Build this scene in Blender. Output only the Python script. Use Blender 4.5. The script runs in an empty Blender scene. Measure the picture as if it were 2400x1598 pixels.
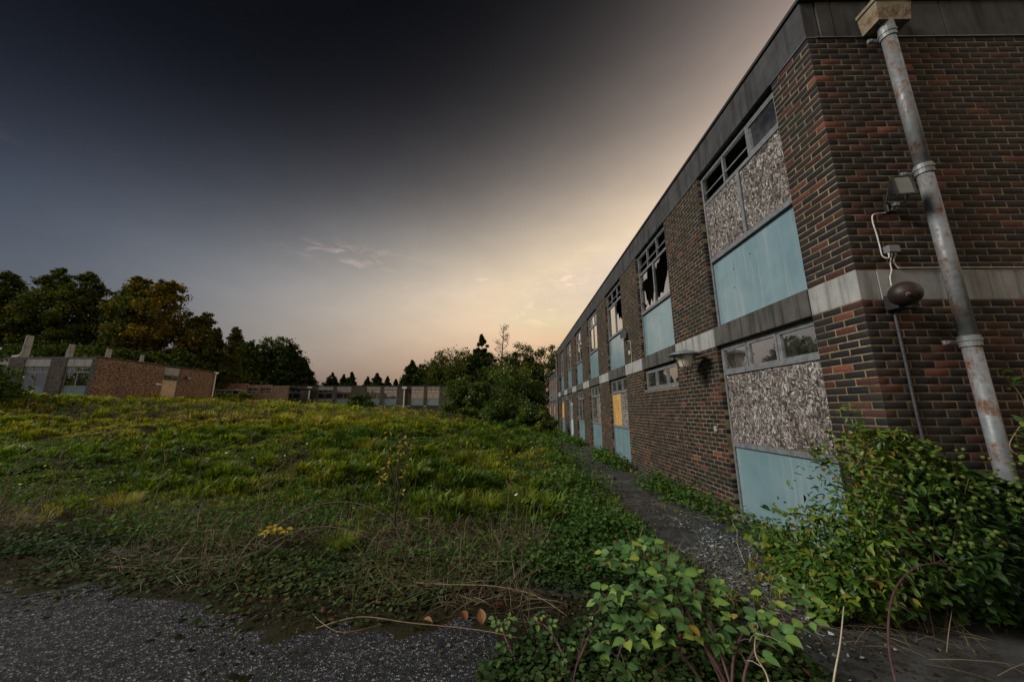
import bpy, math, random
import numpy as np
from mathutils import Vector, Matrix

R = math.radians
random.seed(7)
rng = np.random.default_rng(7)
scn = bpy.context.scene

# ------------------------------------------------------------------ camera
EYE = 1.61
cam_d = bpy.data.cameras.new('camera')
cam_d.sensor_width = 36.0
cam_d.lens = 807.78 / 2400 * 36.0
cam_d.clip_start = 0.05
cam_d.clip_end = 2000
cam = bpy.data.objects.new('camera', cam_d)
scn.collection.objects.link(cam)
cam.location = (0, 0, EYE)
cam.rotation_euler = (R(90 + 11.423), 0, R(0.556))
scn.camera = cam

# ------------------------------------------------------------------ sky
def az_el(az, el):                      # azimuth clockwise from +y (to the right of the view)
    return Vector((math.sin(az) * math.cos(el), math.cos(az) * math.cos(el), math.sin(el)))


GLOW_DIR = az_el(R(88), R(20))          # afterglow behind the long block
SUN_AZ, SUN_EL = R(-101), R(33)         # broad soft daylight from behind on the left
SUN_DIR = az_el(SUN_AZ, SUN_EL)
SKY_K = 1.04
world = bpy.data.worlds.new('World')
scn.world = world
world.use_nodes = True


def build_sky():
    nt = world.node_tree
    N, L = nt.nodes, nt.links
    N.clear()

    def nd(t, **kw):
        n = N.new(t)
        for k, v in kw.items():
            setattr(n, k, v)
        return n

    def put(sock, v):
        if hasattr(v, 'is_linked') or hasattr(v, 'links'):
            L.new(v, sock)
        else:
            sock.default_value = v

    def m(op, a, b=None, c=None):
        n = nd('ShaderNodeMath', operation=op)
        put(n.inputs[0], a)
        if b is not None: put(n.inputs[1], b)
        if c is not None: put(n.inputs[2], c)
        return n.outputs[0]

    def vm(op, a, b=None, c=None):
        n = nd('ShaderNodeVectorMath', operation=op)
        put(n.inputs[0], a)
        if b is not None: put(n.inputs[1], b)
        if c is not None: put(n.inputs[2], c)
        return n.outputs['Value'] if op == 'DOT_PRODUCT' else n.outputs['Vector']

    tc = nd('ShaderNodeTexCoord')
    d = vm('NORMALIZE', tc.outputs['Generated'])
    sep = nd('ShaderNodeSeparateXYZ')
    L.new(d, sep.inputs[0])
    z = m('MAXIMUM', sep.outputs['Z'], 0.0)
    g = vm('DOT_PRODUCT', d, tuple(GLOW_DIR))
    # dusk sky: log radiance falls with height and with the angle from the low sun
    C = [[-1.663, -2.242, -2.694], [11.073, 12.62, 12.402], [-23.007, -24.48, -21.763], [-0.09, -0.204, -0.491], [-1.271, -0.73, -0.258],
         [2.275, 1.331, 0.48], [2.583, 3.121, 1.427], [-3.06, -3.545, -3.383], [9.23, 10.072, 10.255], [1.507, 1.408, 1.29]]
    zz = m('MULTIPLY', z, z); gg = m('MULTIPLY', g, g); gz = m('MULTIPLY', g, z)
    acc = tuple(C[0])
    for s, c in zip((z, zz, g, gg, gz, m('MULTIPLY', zz, z), m('MULTIPLY', gg, z), m('MULTIPLY', g, zz), m('MULTIPLY', gg, g)), C[1:]):
        cmb = nd('ShaderNodeCombineXYZ')
        for i in range(3): L.new(s, cmb.inputs[i])
        acc = vm('MULTIPLY_ADD', cmb.outputs[0], tuple(c), acc)
    acc = vm('MINIMUM', acc, (-0.26, -0.48, -0.76))
    acc = vm('MAXIMUM', acc, (-5.9, -5.9, -5.7))
    sp = nd('ShaderNodeSeparateXYZ'); L.new(acc, sp.inputs[0])
    cb = nd('ShaderNodeCombineXYZ')
    for i in range(3):
        L.new(m('EXPONENT', sp.outputs[i]), cb.inputs[i])
    col = cb.outputs[0]
    veil = nd('ShaderNodeTexNoise'); veil.inputs['Scale'].default_value = 3.2; veil.inputs['Detail'].default_value = 7; veil.inputs['Roughness'].default_value = .62
    mp = nd('ShaderNodeMapping'); mp.inputs['Scale'].default_value = (1, 1, 2.6); L.new(d, mp.inputs['Vector']); L.new(mp.outputs[0], veil.inputs['Vector'])
    vr = nd('ShaderNodeMapRange'); L.new(veil.outputs['Fac'], vr.inputs['Value'])
    for k_, x_ in zip(('From Min', 'From Max', 'To Min', 'To Max'), (.3, .7, .93, 1.07)): vr.inputs[k_].default_value = x_
    cvv = nd('ShaderNodeCombineXYZ')
    for i in range(3): L.new(vr.outputs[0], cvv.inputs[i])
    col = vm('MULTIPLY', col, cvv.outputs[0])
    # small lit wisps of cloud low over the horizon
    az = m('ARCTAN2', sep.outputs['X'], sep.outputs['Y'])
    el = m('ARCSINE', sep.outputs['Z'])
    cv = nd('ShaderNodeCombineXYZ')
    L.new(m('MULTIPLY', az, 15.0), cv.inputs[0]); L.new(m('MULTIPLY', el, 46.0), cv.inputs[1])
    nz = nd('ShaderNodeTexNoise'); nz.inputs['Scale'].default_value = 1.0
    nz.inputs['Detail'].default_value = 6; nz.inputs['Roughness'].default_value = 0.62
    nz.inputs['Distortion'].default_value = 0.6
    L.new(cv.outputs[0], nz.inputs['Vector'])
    n1 = nd('ShaderNodeMapRange'); n1.interpolation_type = 'SMOOTHSTEP'
    n1.inputs['From Min'].default_value = 0.47; n1.inputs['From Max'].default_value = 0.68
    L.new(nz.outputs['Fac'], n1.inputs['Value'])
    tot = None
    for (a0, e0, wa, we, k) in ((-27.0, 23.0, 7.0, 1.5, 1.0), (8.0, 21.2, 5.0, 1.5, 1.5), (4.5, 16.5, 4.5, 2.2, .9), (-6.3, 21.8, 1.5, 0.8, 1.0),
                                (-14, 19, 8, 1.3, .2), (14, 25, 4, .9, .3), (-75, 24, 9, 1.5, .8), (75, 24, 12, 2, .9), (140, 22, 12, 2, .9), (-140, 22, 12, 2, .9)):
        da = m('DIVIDE', m('SUBTRACT', az, R(a0)), R(wa)); de = m('DIVIDE', m('SUBTRACT', el, R(e0)), R(we))
        q = m('EXPONENT', m('MULTIPLY', m('ADD', m('MULTIPLY', da, da), m('MULTIPLY', de, de)), -1.0))
        q = m('MULTIPLY', q, k)
        tot = q if tot is None else m('ADD', tot, q)
    wisp = m('MULTIPLY', n1.outputs[0], tot)
    cw = nd('ShaderNodeCombineXYZ')
    for i in range(3): L.new(wisp, cw.inputs[i])
    col = vm('ADD', col, vm('MULTIPLY', cw.outputs[0], (0.19, 0.125, 0.095)))
    # a little physical sky on top, sun disc off
    sky = nd('ShaderNodeTexSky', sky_type='NISHITA')
    sky.sun_disc = False
    sky.sun_elevation = SUN_EL
    sky.sun_rotation = SUN_AZ
    col = vm('ADD', col, vm('MULTIPLY', sky.outputs[0], (0.0012, 0.0012, 0.0012)))
    bg = nd('ShaderNodeBackground')
    L.new(col, bg.inputs['Color'])
    bg.inputs['Strength'].default_value = SKY_K
    out = nd('ShaderNodeOutputWorld')
    L.new(bg.outputs[0], out.inputs[0])


build_sky()

# ------------------------------------------------------------------ sun
sun_d = bpy.data.lights.new('sun', 'SUN')
sun_d.energy = 3.2
sun_d.angle = R(22)
sun_d.color = (1.0, 0.95, 0.88)
sun = bpy.data.objects.new('sun', sun_d)
scn.collection.objects.link(sun)
sun.rotation_euler = SUN_DIR.to_track_quat('Z', 'Y').to_euler()
sun.location = (40, 0, 40)

vs = scn.view_settings
vs.view_transform = 'Standard'
vs.look = 'None'
vs.exposure = 0.0
vs.gamma = 1.0
vs.use_curve_mapping = False
scn.cycles.max_bounces = 6
scn.cycles.diffuse_bounces = 3
scn.cycles.transparent_max_bounces = 12
scn.cycles.sample_clamp_indirect = 4.0

# ------------------------------------------------------------------ helpers
def smooth(a, b, x):
    t = np.clip((np.asarray(x, float) - a) / (b - a), 0, 1)
    return t * t * (3 - 2 * t)


_bd = [(rng.uniform(0, 6.28), rng.uniform(.7, 2.6), rng.uniform(0, 6.28)) for _ in range(12)]


def kerb_y(x):
    return 3.487 - 0.166 * np.asarray(x, float)


def ht(x, y):
    """height of the ground"""
    x = np.asarray(x, float); y = np.asarray(y, float)
    h = np.clip((1.0 - x) * 0.079, 0, 5.0) * smooth(5, 27, y)
    fieldm = smooth(2.0, 0.8, x) * smooth(0.05, 0.3, y - kerb_y(x))
    h = h + 0.05 * fieldm
    nz = .16 * np.sin(x * 2.3 + 1.7 * np.sin(y * 1.9)) + .10 * np.sin(x * 6.1 + y * 4.3) + .06 * np.sin(x * 13.7 - y * 9.1)
    s = y - kerb_y(x)
    h = h + .034 * np.maximum(smooth(-.78, -.38, s + nz) * smooth(1.8, 1.5, x), smooth(-.42, -.05, x + nz) * smooth(1.75, 1.45, x) * smooth(1.2, 1.7, y))
    b = 0
    for a, k, p in _bd:
        b = b + np.sin((x * math.cos(a) + y * math.sin(a)) * k + p)
    amp = smooth(0.8, 4.0, y - kerb_y(x)) * smooth(1.6, 0.0, x)
    q = np.abs(np.sin(x * 2.1 + .9 * np.sin(y * 1.3)) * np.sin(y * 2.4 + 1.1 * np.sin(x * 1.1 + 2)))
    h = h + amp * .19 * (q ** .7 - .5) * smooth(30, 14, y) + amp * (0.06 * b / 2.4 + 0.03) + amp * 0.10 * np.clip(np.sin(x * .55 + 1.3) * np.sin(y * .5 + x * .21), -0.4, 1)
    return h


def link(o, parent=None):
    scn.collection.objects.link(o)
    if parent is not None:
        o.parent = parent
    return o


def tag(o, label=None, cat=None, group=None, kind=None):
    if label: o['label'] = label
    if cat: o['category'] = cat
    if group: o['group'] = group
    if kind: o['kind'] = kind
    return o


def empty(name, loc, label, cat, group=None):
    o = bpy.data.objects.new(name, None)
    o.empty_display_size = 0.2
    o.location = loc
    link(o)
    return tag(o, label, cat, group)


class MB:
    def __init__(s):
        s.v = []; s.f = []

    def poly(s, pts):
        i = len(s.v); s.v += [tuple(p) for p in pts]; s.f.append(tuple(range(i, i + len(pts)))); return s

    def box(s, x0, x1, y0, y1, z0, z1):
        i = len(s.v)
        s.v += [(x0, y0, z0), (x1, y0, z0), (x1, y1, z0), (x0, y1, z0), (x0, y0, z1), (x1, y0, z1), (x1, y1, z1), (x0, y1, z1)]
        s.f += [tuple(i + k for k in q) for q in ((0, 3, 2, 1), (4, 5, 6, 7), (0, 1, 5, 4), (1, 2, 6, 5), (2, 3, 7, 6), (3, 0, 4, 7))]
        return s

    def cbox(s, x0, x1, y0, y1, z0, z1, c=0.008):
        """box with chamfered edges (all twelve)"""
        i = len(s.v)
        cs = []
        for xx, sx in ((x0, 1), (x1, -1)):
            for yy, sy in ((y0, 1), (y1, -1)):
                for zz, sz in ((z0, 1), (z1, -1)):
                    cs.append(((xx, yy + sy * c, zz + sz * c), (xx + sx * c, yy, zz + sz * c), (xx + sx * c, yy + sy * c, zz)))
        for t in cs: s.v += list(t)
        idx = lambda a, b, d, k: i + (a * 4 + b * 2 + d) * 3 + k
        for a in (0, 1):
            q = [idx(a, 0, 0, 0), idx(a, 1, 0, 0), idx(a, 1, 1, 0), idx(a, 0, 1, 0)]
            s.f.append(tuple(q if a else q[::-1]))
            q = [idx(0, a, 0, 1), idx(1, a, 0, 1), idx(1, a, 1, 1), idx(0, a, 1, 1)]
            s.f.append(tuple(q if not a else q[::-1]))
            q = [idx(0, 0, a, 2), idx(1, 0, a, 2), idx(1, 1, a, 2), idx(0, 1, a, 2)]
            s.f.append(tuple(q if a else q[::-1]))
        for a in (0, 1):
            for b in (0, 1):
                s.f.append((idx(a, b, 0, 0), idx(a, b, 1, 0), idx(a, b, 1, 1), idx(a, b, 0, 1)))
                s.f.append((idx(a, 0, b, 0), idx(a, 1, b, 0), idx(a, 1, b, 2), idx(a, 0, b, 2)))
                s.f.append((idx(0, a, b, 1), idx(1, a, b, 1), idx(1, a, b, 2), idx(0, a, b, 2)))
                for d in (0, 1):
                    s.f.append((idx(a, b, d, 0), idx(a, b, d, 1), idx(a, b, d, 2)))
        return s

    def tube(s, pts, rad, n=8, cap=True):
        pts = [Vector(p) for p in pts]
        if not hasattr(rad, '__len__'): rad = [rad] * len(pts)
        i0 = len(s.v)
        u = None
        for k, p in enumerate(pts):
            if k == 0: t = pts[1] - p
            elif k == len(pts) - 1: t = p - pts[k - 1]
            else: t = pts[k + 1] - pts[k - 1]
            t.normalize()
            if u is None:
                u = t.cross(Vector((0, 0, 1)) if abs(t.z) < .9 else Vector((1, 0, 0))).normalized()
            else:
                u = (u - t * u.dot(t))
                if u.length < 1e-6: u = t.orthogonal()
                u.normalize()
            w = t.cross(u)
            for j in range(n):
                a = 2 * math.pi * j / n
                s.v.append(tuple(p + (u * math.cos(a) + w * math.sin(a)) * rad[k]))
        for k in range(len(pts) - 1):
            for j in range(n):
                a, b = i0 + k * n + j, i0 + k * n + (j + 1) % n
                s.f.append((a, b, b + n, a + n))
        if cap:
            s.f.append(tuple(i0 + j for j in range(n))[::-1])
            s.f.append(tuple(i0 + (len(pts) - 1) * n + j for j in range(n)))
        return s

    def lathe(s, prof, o, axis=(0, 0, 1), n=20):
        """prof: list of (radius, height along axis)"""
        ax = Vector(axis).normalized(); u = ax.orthogonal().normalized(); w = ax.cross(u); o = Vector(o)
        i0 = len(s.v)
        for r, h in prof:
            for j in range(n):
                a = 2 * math.pi * j / n
                s.v.append(tuple(o + ax * h + (u * math.cos(a) + w * math.sin(a)) * r))
        for k in range(len(prof) - 1):
            for j in range(n):
                a, b = i0 + k * n + j, i0 + k * n + (j + 1) % n
                s.f.append((a, b, b + n, a + n))
        return s

    def prism(s, pts, d):
        """extrude a planar polygon by vector d"""
        i = len(s.v); n = len(pts); d = Vector(d)
        s.v += [tuple(p) for p in pts] + [tuple(Vector(p) + d) for p in pts]
        s.f.append(tuple(range(i, i + n))[::-1]); s.f.append(tuple(range(i + n, i + 2 * n)))
        for k in range(n):
            s.f.append((i + k, i + (k + 1) % n, i + n + (k + 1) % n, i + n + k))
        return s

    def mesh(s, name, o=(0, 0, 0)):
        me = bpy.data.meshes.new(name)
        me.from_pydata([(a - o[0], b - o[1], c - o[2]) for a, b, c in s.v], [], s.f)
        me.update()
        return me

    def build(s, name, mat, parent=None, o=None, smooth=False, fix=True):
        if o is None:
            o = (0, 0, 0)
            if parent is not None:
                r = parent
                while r.parent: r = r.parent
                o = r.location
        me = s.mesh(name, o)
        if fix:
            import bmesh
            bm = bmesh.new(); bm.from_mesh(me)
            bmesh.ops.recalc_face_normals(bm, faces=bm.faces)
            bm.to_mesh(me); bm.free()
        if mat: me.materials.append(mat)
        if smooth:
            me.polygons.foreach_set('use_smooth', [True] * len(me.polygons))
        ob = bpy.data.objects.new(name, me)
        return link(ob, parent)


def mesh_np(name, V, F, mat, tint=None, col=None, parent=None, smooth=False):
    """mesh from numpy arrays; F is (n,3) or (n,4)"""
    me = bpy.data.meshes.new(name)
    V = np.ascontiguousarray(V, np.float32); F = np.ascontiguousarray(F, np.int32)
    k = F.shape[1]
    me.vertices.add(len(V)); me.vertices.foreach_set('co', V.ravel())
    me.loops.add(F.size); me.loops.foreach_set('vertex_index', F.ravel())
    me.polygons.add(len(F))
    me.polygons.foreach_set('loop_start', np.arange(0, F.size, k, dtype=np.int32))
    me.polygons.foreach_set('loop_total', np.full(len(F), k, np.int32))
    if smooth: me.polygons.foreach_set('use_smooth', np.ones(len(F), bool))
    if tint is not None:
        a = me.attributes.new('tint', 'FLOAT', 'POINT'); a.data.foreach_set('value', np.ascontiguousarray(tint, np.float32))
    if col is not None:
        a = me.attributes.new('col', 'FLOAT_COLOR', 'POINT')
        c4 = np.ones((len(V), 4), np.float32); c4[:, :3] = col
        a.data.foreach_set('color', c4.ravel())
    me.update(calc_edges=True)
    me.materials.append(mat)
    ob = bpy.data.objects.new(name, me)
    return link(ob, parent)


def rotm(yaw, pitch, roll):
    cy, sy = np.cos(yaw), np.sin(yaw); cp, sp = np.cos(pitch), np.sin(pitch); cr, sr = np.cos(roll), np.sin(roll)
    o, i = np.zeros_like(cy), np.ones_like(cy)
    Z = np.stack([np.stack([cy, -sy, o], -1), np.stack([sy, cy, o], -1), np.stack([o, o, i], -1)], -2)
    X = np.stack([np.stack([i, o, o], -1), np.stack([o, cp, -sp], -1), np.stack([o, sp, cp], -1)], -2)
    Y = np.stack([np.stack([cr, o, sr], -1), np.stack([o, i, o], -1), np.stack([-sr, o, cr], -1)], -2)
    return Z @ X @ Y


def inst(tv, tf, pos, Rm, sc, tint):
    """copies of template tv,tf -> big arrays (for 'stuff' and crowns)"""
    tv = np.asarray(tv, float); tf = np.asarray(tf, int)
    n = len(pos)
    sc = np.asarray(sc, float)
    if sc.ndim == 1: sc = sc[:, None]
    T = tv[None] * sc[:, None, :] if sc.shape[1] == 3 else tv[None] * sc[:, :, None]
    V = np.einsum('nij,nvj->nvi', Rm, T) + np.asarray(pos)[:, None, :]
    F = tf[None] + (np.arange(n) * len(tv))[:, None, None]
    return V.reshape(-1, 3), F.reshape(-1, tf.shape[1]), np.repeat(tint, len(tv))


def join(parts):
    Vs, Fs, Ts, o = [], [], [], 0
    for V, F, T in parts:
        Vs.append(V); Fs.append(F + o); Ts.append(T); o += len(V)
    return np.concatenate(Vs), np.concatenate(Fs), np.concatenate(Ts)


def copy_tree(o, parent=None):
    c = o.copy(); scn.collection.objects.link(c); c.parent = parent
    for ch in o.children: copy_tree(ch, c)
    return c


# ------------------------------------------------------------------ materials
class M:
    """small node helper"""
    def __init__(s, name):
        s.m = bpy.data.materials.new(name); s.m.use_nodes = True
        s.nt = s.m.node_tree; s.N = s.nt.nodes; s.L = s.nt.links
        s.N.clear()
        s.out = s.N.new('ShaderNodeOutputMaterial')
        s.b = s.N.new('ShaderNodeBsdfPrincipled')
        s.L.new(s.b.outputs[0], s.out.inputs[0])
        s._co = None

    def nd(s, t, **kw):
        n = s.N.new(t)
        for k, v in kw.items(): setattr(n, k, v)
        return n

    def put(s, sock, v):
        if hasattr(v, 'links'): s.L.new(v, sock)
        else:
            if hasattr(sock.default_value, '__len__') and hasattr(v, '__len__') and len(sock.default_value) == 4 and len(v) == 3: v = (*v, 1)
            sock.default_value = v

    def co(s):
        if s._co is None: s._co = s.nd('ShaderNodeTexCoord').outputs['Object']
        return s._co

    def pos(s):
        return s.nd('ShaderNodeNewGeometry').outputs['Position']

    def map(s, vec=None, sc=(1, 1, 1), rot=(0, 0, 0)):
        n = s.nd('ShaderNodeMapping'); s.L.new(vec or s.co(), n.inputs['Vector'])
        n.inputs['Scale'].default_value = sc; n.inputs['Rotation'].default_value = rot
        return n.outputs[0]

    def noise(s, scale, detail=4, rough=.55, vec=None, dist=0):
        n = s.nd('ShaderNodeTexNoise'); n.inputs['Scale'].default_value = scale
        n.inputs['Detail'].default_value = detail; n.inputs['Roughness'].default_value = rough; n.inputs['Distortion'].default_value = dist
        s.L.new(vec or s.co(), n.inputs['Vector'])
        return n.outputs['Fac']

    def voro(s, scale, vec=None, feature='F1', out='Distance', rnd=1):
        n = s.nd('ShaderNodeTexVoronoi', feature=feature); n.inputs['Scale'].default_value = scale
        n.inputs['Randomness'].default_value = rnd
        s.L.new(vec or s.co(), n.inputs['Vector'])
        return n.outputs[out]

    def ramp(s, fac, stops, interp='LINEAR'):
        n = s.nd('ShaderNodeValToRGB'); n.color_ramp.interpolation = interp
        e = n.color_ramp.elements
        while len(e) < len(stops): e.new(.5)
        for k, (p, c) in enumerate(stops):
            e[k].position = p; e[k].color = (*c, 1) if len(c) == 3 else c
        s.L.new(fac, n.inputs[0])
        return n.outputs[0]

    def mr(s, v, a, b, c=0., d=1., st=True):
        n = s.nd('ShaderNodeMapRange')
        if st: n.interpolation_type = 'SMOOTHSTEP'
        s.L.new(v, n.inputs['Value'])
        for k, x in zip(('From Min', 'From Max', 'To Min', 'To Max'), (a, b, c, d)): n.inputs[k].default_value = x
        return n.outputs[0]

    def mix(s, f, a, b, mode='MIX'):
        n = s.nd('ShaderNodeMix', data_type='RGBA', blend_type=mode)
        s.put(n.inputs[0], f); s.put(n.inputs[6], a); s.put(n.inputs[7], b)
        return n.outputs[2]

    def math(s, op, a, b=None, c=None):
        n = s.nd('ShaderNodeMath', operation=op); s.put(n.inputs[0], a)
        if b is not None: s.put(n.inputs[1], b)
        if c is not None: s.put(n.inputs[2], c)
        return n.outputs[0]

    def attr(s, name, out='Fac'):
        n = s.nd('ShaderNodeAttribute'); n.attribute_name = name
        return n.outputs[out]

    def bump(s, h, strength=.3, dist=.01):
        n = s.nd('ShaderNodeBump'); n.inputs['Strength'].default_value = strength; n.inputs['Distance'].default_value = dist
        s.L.new(h, n.inputs['Height']); s.L.new(n.outputs[0], s.b.inputs['Normal'])
        return n.outputs[0]

    def set(s, color=None, rough=None, metal=None, spec=None, **kw):
        if color is not None: s.put(s.b.inputs['Base Color'], color)
        if rough is not None: s.put(s.b.inputs['Roughness'], rough)
        if metal is not None: s.put(s.b.inputs['Metallic'], metal)
        if spec is not None: s.put(s.b.inputs['Specular IOR Level'], spec)
        for k, v in kw.items(): s.put(s.b.inputs[k], v)
        return s


def plain(name, c, rough=.6, metal=0., spec=.5, var=.25, sc=6, bump=0.):
    q = M(name); n = q.noise(sc, 5, .6)
    lo = tuple(x * (1 - var) for x in c); hi = tuple(min(1, x * (1 + var)) for x in c)
    q.set(q.ramp(n, [(.3, lo), (.7, hi)]), rough, metal, spec)
    if bump: q.bump(q.noise(sc * 8, 3), bump, .004)
    return q.m


def leafmat(name, stops, rough=.55, trans=.35, spec=.3, sc=0):
    q = M(name); t = q.attr('tint')
    c = q.ramp(t, stops)
    if sc:
        c = q.mix(q.mr(q.noise(sc, 3), .45, .7, 0, .6), c, q.mix(1., c, (1.25, 1.1, .55), 'MULTIPLY'))
    q.set(c, rough, 0, spec)
    tr = q.nd('ShaderNodeBsdfTranslucent')
    q.L.new(q.mix(1., c, (1.15, 1.2, .6), 'MULTIPLY'), tr.inputs['Color'])
    mx = q.nd('ShaderNodeMixShader'); mx.inputs[0].default_value = trans
    q.L.new(q.b.outputs[0], mx.inputs[1]); q.L.new(tr.outputs[0], mx.inputs[2])
    q.L.new(mx.outputs[0], q.out.inputs[0])
    return q.m


MAT = {}


def make_materials():
    # bricks: tone comes from each brick, grain and soot from noise
    q = M('brick_clay'); c = q.attr('col', 'Color'); P = q.pos()
    n1 = q.noise(35, 6, .7, vec=P); n2 = q.noise(240, 3, .6, vec=P); n3 = q.noise(1.1, 3, .6, vec=P)
    c = q.mix(q.mr(n1, .35, .75), c, q.mix(1., c, (1.7, 1.55, 1.5), 'MULTIPLY'))
    c = q.mix(q.mr(n2, .55, .8, 0, .55), c, (.016, .014, .014))
    c = q.mix(q.mr(n3, .45, .72, 0, .7), c, (.020, .020, .016))
    c = q.mix(q.mr(q.noise(9, 5, .7, vec=P), .60, .8, 0, .4), c, (.16, .145, .12))
    q.set(c, .82, 0, .35); q.bump(q.math('ADD', n1, q.math('MULTIPLY', n2, .6)), .7, .005); MAT['brick'] = q.m
    q = M('mortar'); P = q.pos()
    c = q.ramp(q.noise(7, 5, .65, vec=P), [(.3, (.10, .074, .036)), (.5, (.225, .175, .092)), (.8, (.42, .36, .24))])
    c = q.mix(q.mr(q.noise(1.1, 3, .6, vec=P), .45, .72, 0, .5), c, (.06, .055, .038))
    c = q.mix(q.mr(q.noise(38, 4, .7, vec=P), .5, .68, 0, .6), c, (.05, .042, .028))
    q.set(c, .95, 0, .2); q.bump(q.noise(90, 4, .7, vec=P), .8, .006); MAT['mortar'] = q.m

    def concrete(name, lo, hi, streak, amt):
        q = M(name); P = q.pos()
        n = q.noise(3.5, 6, .65, vec=P); s = q.noise(1., 4, .6, vec=q.map(P, (9, 9, .7))); g = q.noise(70, 4, .7, vec=P)
        c = q.ramp(n, [(.25, lo), (.75, hi)])
        c = q.mix(q.mr(s, .45, .7, 0, amt), c, streak)
        c = q.mix(q.mr(g, .5, .75, 0, .5), c, q.mix(1., c, (.45, .45, .45), 'MULTIPLY'))
        q.set(c, .88, 0, .3); q.bump(g, .6, .006); return q.m
    MAT['conc_pale'] = concrete('pale_concrete', (.24, .245, .24), (.39, .395, .385), (.10, .095, .085), .6)
    MAT['conc_dark'] = concrete('weathered_concrete', (.055, .053, .048), (.11, .107, .098), (.02, .019, .017), .85)
    MAT['conc_fascia'] = concrete('fascia_concrete', (.034, .035, .035), (.078, .080, .081), (.016, .016, .015), .75)
    MAT['kerb'] = concrete('kerb_concrete', (.025, .024, .021), (.06, .057, .05), (.012, .015, .009), .8)
    q = M('painted_panel'); P = q.pos()
    n = q.noise(2.2, 5, .6, vec=P); g = q.noise(160, 2, .5, vec=P)
    c = q.ramp(n, [(.3, (.165, .275, .315)), (.7, (.24, .355, .395))])
    c = q.mix(q.mr(q.noise(1, 4, .6, vec=q.map(P, (14, 14, .6))), .5, .75, 0, .6), c, (.36, .41, .41))
    c = q.mix(q.mr(q.noise(.9, 6, .7, vec=P), .5, .72, 0, .5), c, (.13, .20, .21))
    c = q.mix(q.mr(q.noise(28, 4, .75, vec=P), .66, .74, 0, .55), c, (.10, .10, .085))
    c = q.mix(q.mr(g, .5, .7, 0, .4), c, (.06, .13, .15))
    q.set(c, .20, .15, 1.0); q.bump(g, .22, .003); MAT['panel'] = q.m
    q = M('aluminium_frame'); P = q.pos()
    c = q.ramp(q.noise(12, 5, .65, vec=P), [(.3, (.12, .125, .13)), (.7, (.27, .285, .30))])
    q.set(c, .55, .35, .5); MAT['frame'] = q.m
    MAT['frame_dark'] = plain('weathered_timber_frame', (.13, .125, .12), .75, 0, .3, .4, 20)
    MAT['timber'] = plain('grey_timber', (.30, .28, .25), .85, 0, .3, .35, 14, .4)

    def glass(name, tint, dirt):
        q = M(name); q.N.remove(q.b)
        gl = q.nd('ShaderNodeBsdfGlossy'); gl.inputs['Roughness'].default_value = .015; gl.inputs['Color'].default_value = (.95, .95, .95, 1)
        tr = q.nd('ShaderNodeBsdfTransparent'); tr.inputs['Color'].default_value = (*tint, 1)
        fr = q.nd('ShaderNodeFresnel'); fr.inputs['IOR'].default_value = 1.75
        mx = q.nd('ShaderNodeMixShader')
        q.L.new(q.math('MINIMUM', q.math('MULTIPLY_ADD', fr.outputs[0], 1.5, .42), 1.0), mx.inputs[0]); q.L.new(tr.outputs[0], mx.inputs[1]); q.L.new(gl.outputs[0], mx.inputs[2])
        df = q.nd('ShaderNodeBsdfDiffuse'); df.inputs['Color'].default_value = (.32, .31, .28, 1)
        m2 = q.nd('ShaderNodeMixShader')
        q.L.new(q.mr(q.noise(5, 6, .7, vec=q.pos()), .35, .8, .02, dirt), m2.inputs[0])
        q.L.new(mx.outputs[0], m2.inputs[1]); q.L.new(df.outputs[0], m2.inputs[2])
        q.L.new(m2.outputs[0], q.out.inputs[0]); return q.m
    MAT['glass'] = glass('window_glass', (.72, .76, .75), .16)
    MAT['glass_dirty'] = glass('dirty_glass', (.5, .54, .52), .5)

    def osb(name, stops, k):
        q = M(name); P = q.pos()
        sw = q.nd('ShaderNodeSeparateXYZ'); q.L.new(P, sw.inputs[0])
        cb = q.nd('ShaderNodeCombineXYZ'); q.L.new(q.math('ADD', sw.outputs[0], sw.outputs[1]), cb.inputs[0]); q.L.new(sw.outputs[2], cb.inputs[1])
        base = cb.outputs[0]
        wob = q.nd('ShaderNodeTexNoise'); wob.inputs['Scale'].default_value = 9; q.L.new(base, wob.inputs['Vector'])
        wv = q.nd('ShaderNodeVectorMath', operation='MULTIPLY_ADD'); q.L.new(wob.outputs['Color'], wv.inputs[0]); wv.inputs[1].default_value = (.10, .10, 0); q.L.new(base, wv.inputs[2])
        A = q.nd('ShaderNodeTexVoronoi'); A.inputs['Scale'].default_value = 1; q.L.new(q.map(wv.outputs[0], (66, 20, 1), (0, 0, .35)), A.inputs['Vector'])
        B = q.nd('ShaderNodeTexVoronoi'); B.inputs['Scale'].default_value = 1; q.L.new(q.map(wv.outputs[0], (24, 58, 1), (0, 0, -.6)), B.inputs['Vector'])
        sa = q.nd('ShaderNodeSeparateColor'); q.L.new(A.outputs['Color'], sa.inputs[0])
        sb = q.nd('ShaderNodeSeparateColor'); q.L.new(B.outputs['Color'], sb.inputs[0])
        pick = q.mr(sa.outputs[1], .45, .55)
        f = q.math('ADD', q.math('MULTIPLY', sa.outputs[0], pick), q.math('MULTIPLY', sb.outputs[0], q.math('SUBTRACT', 1., pick)))
        edge = q.math('ADD', q.math('MULTIPLY', A.outputs['Distance'], pick), q.math('MULTIPLY', B.outputs['Distance'], q.math('SUBTRACT', 1., pick)))
        c = q.ramp(f, stops)
        c = q.mix(q.mr(edge, .45, .95, 0, k), c, (.03, .022, .015))
        c = q.mix(q.mr(q.noise(2.2, 4, vec=P), .4, .75, 0, .5), c, q.mix(1., c, (.5, .42, .36), 'MULTIPLY'))
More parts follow.
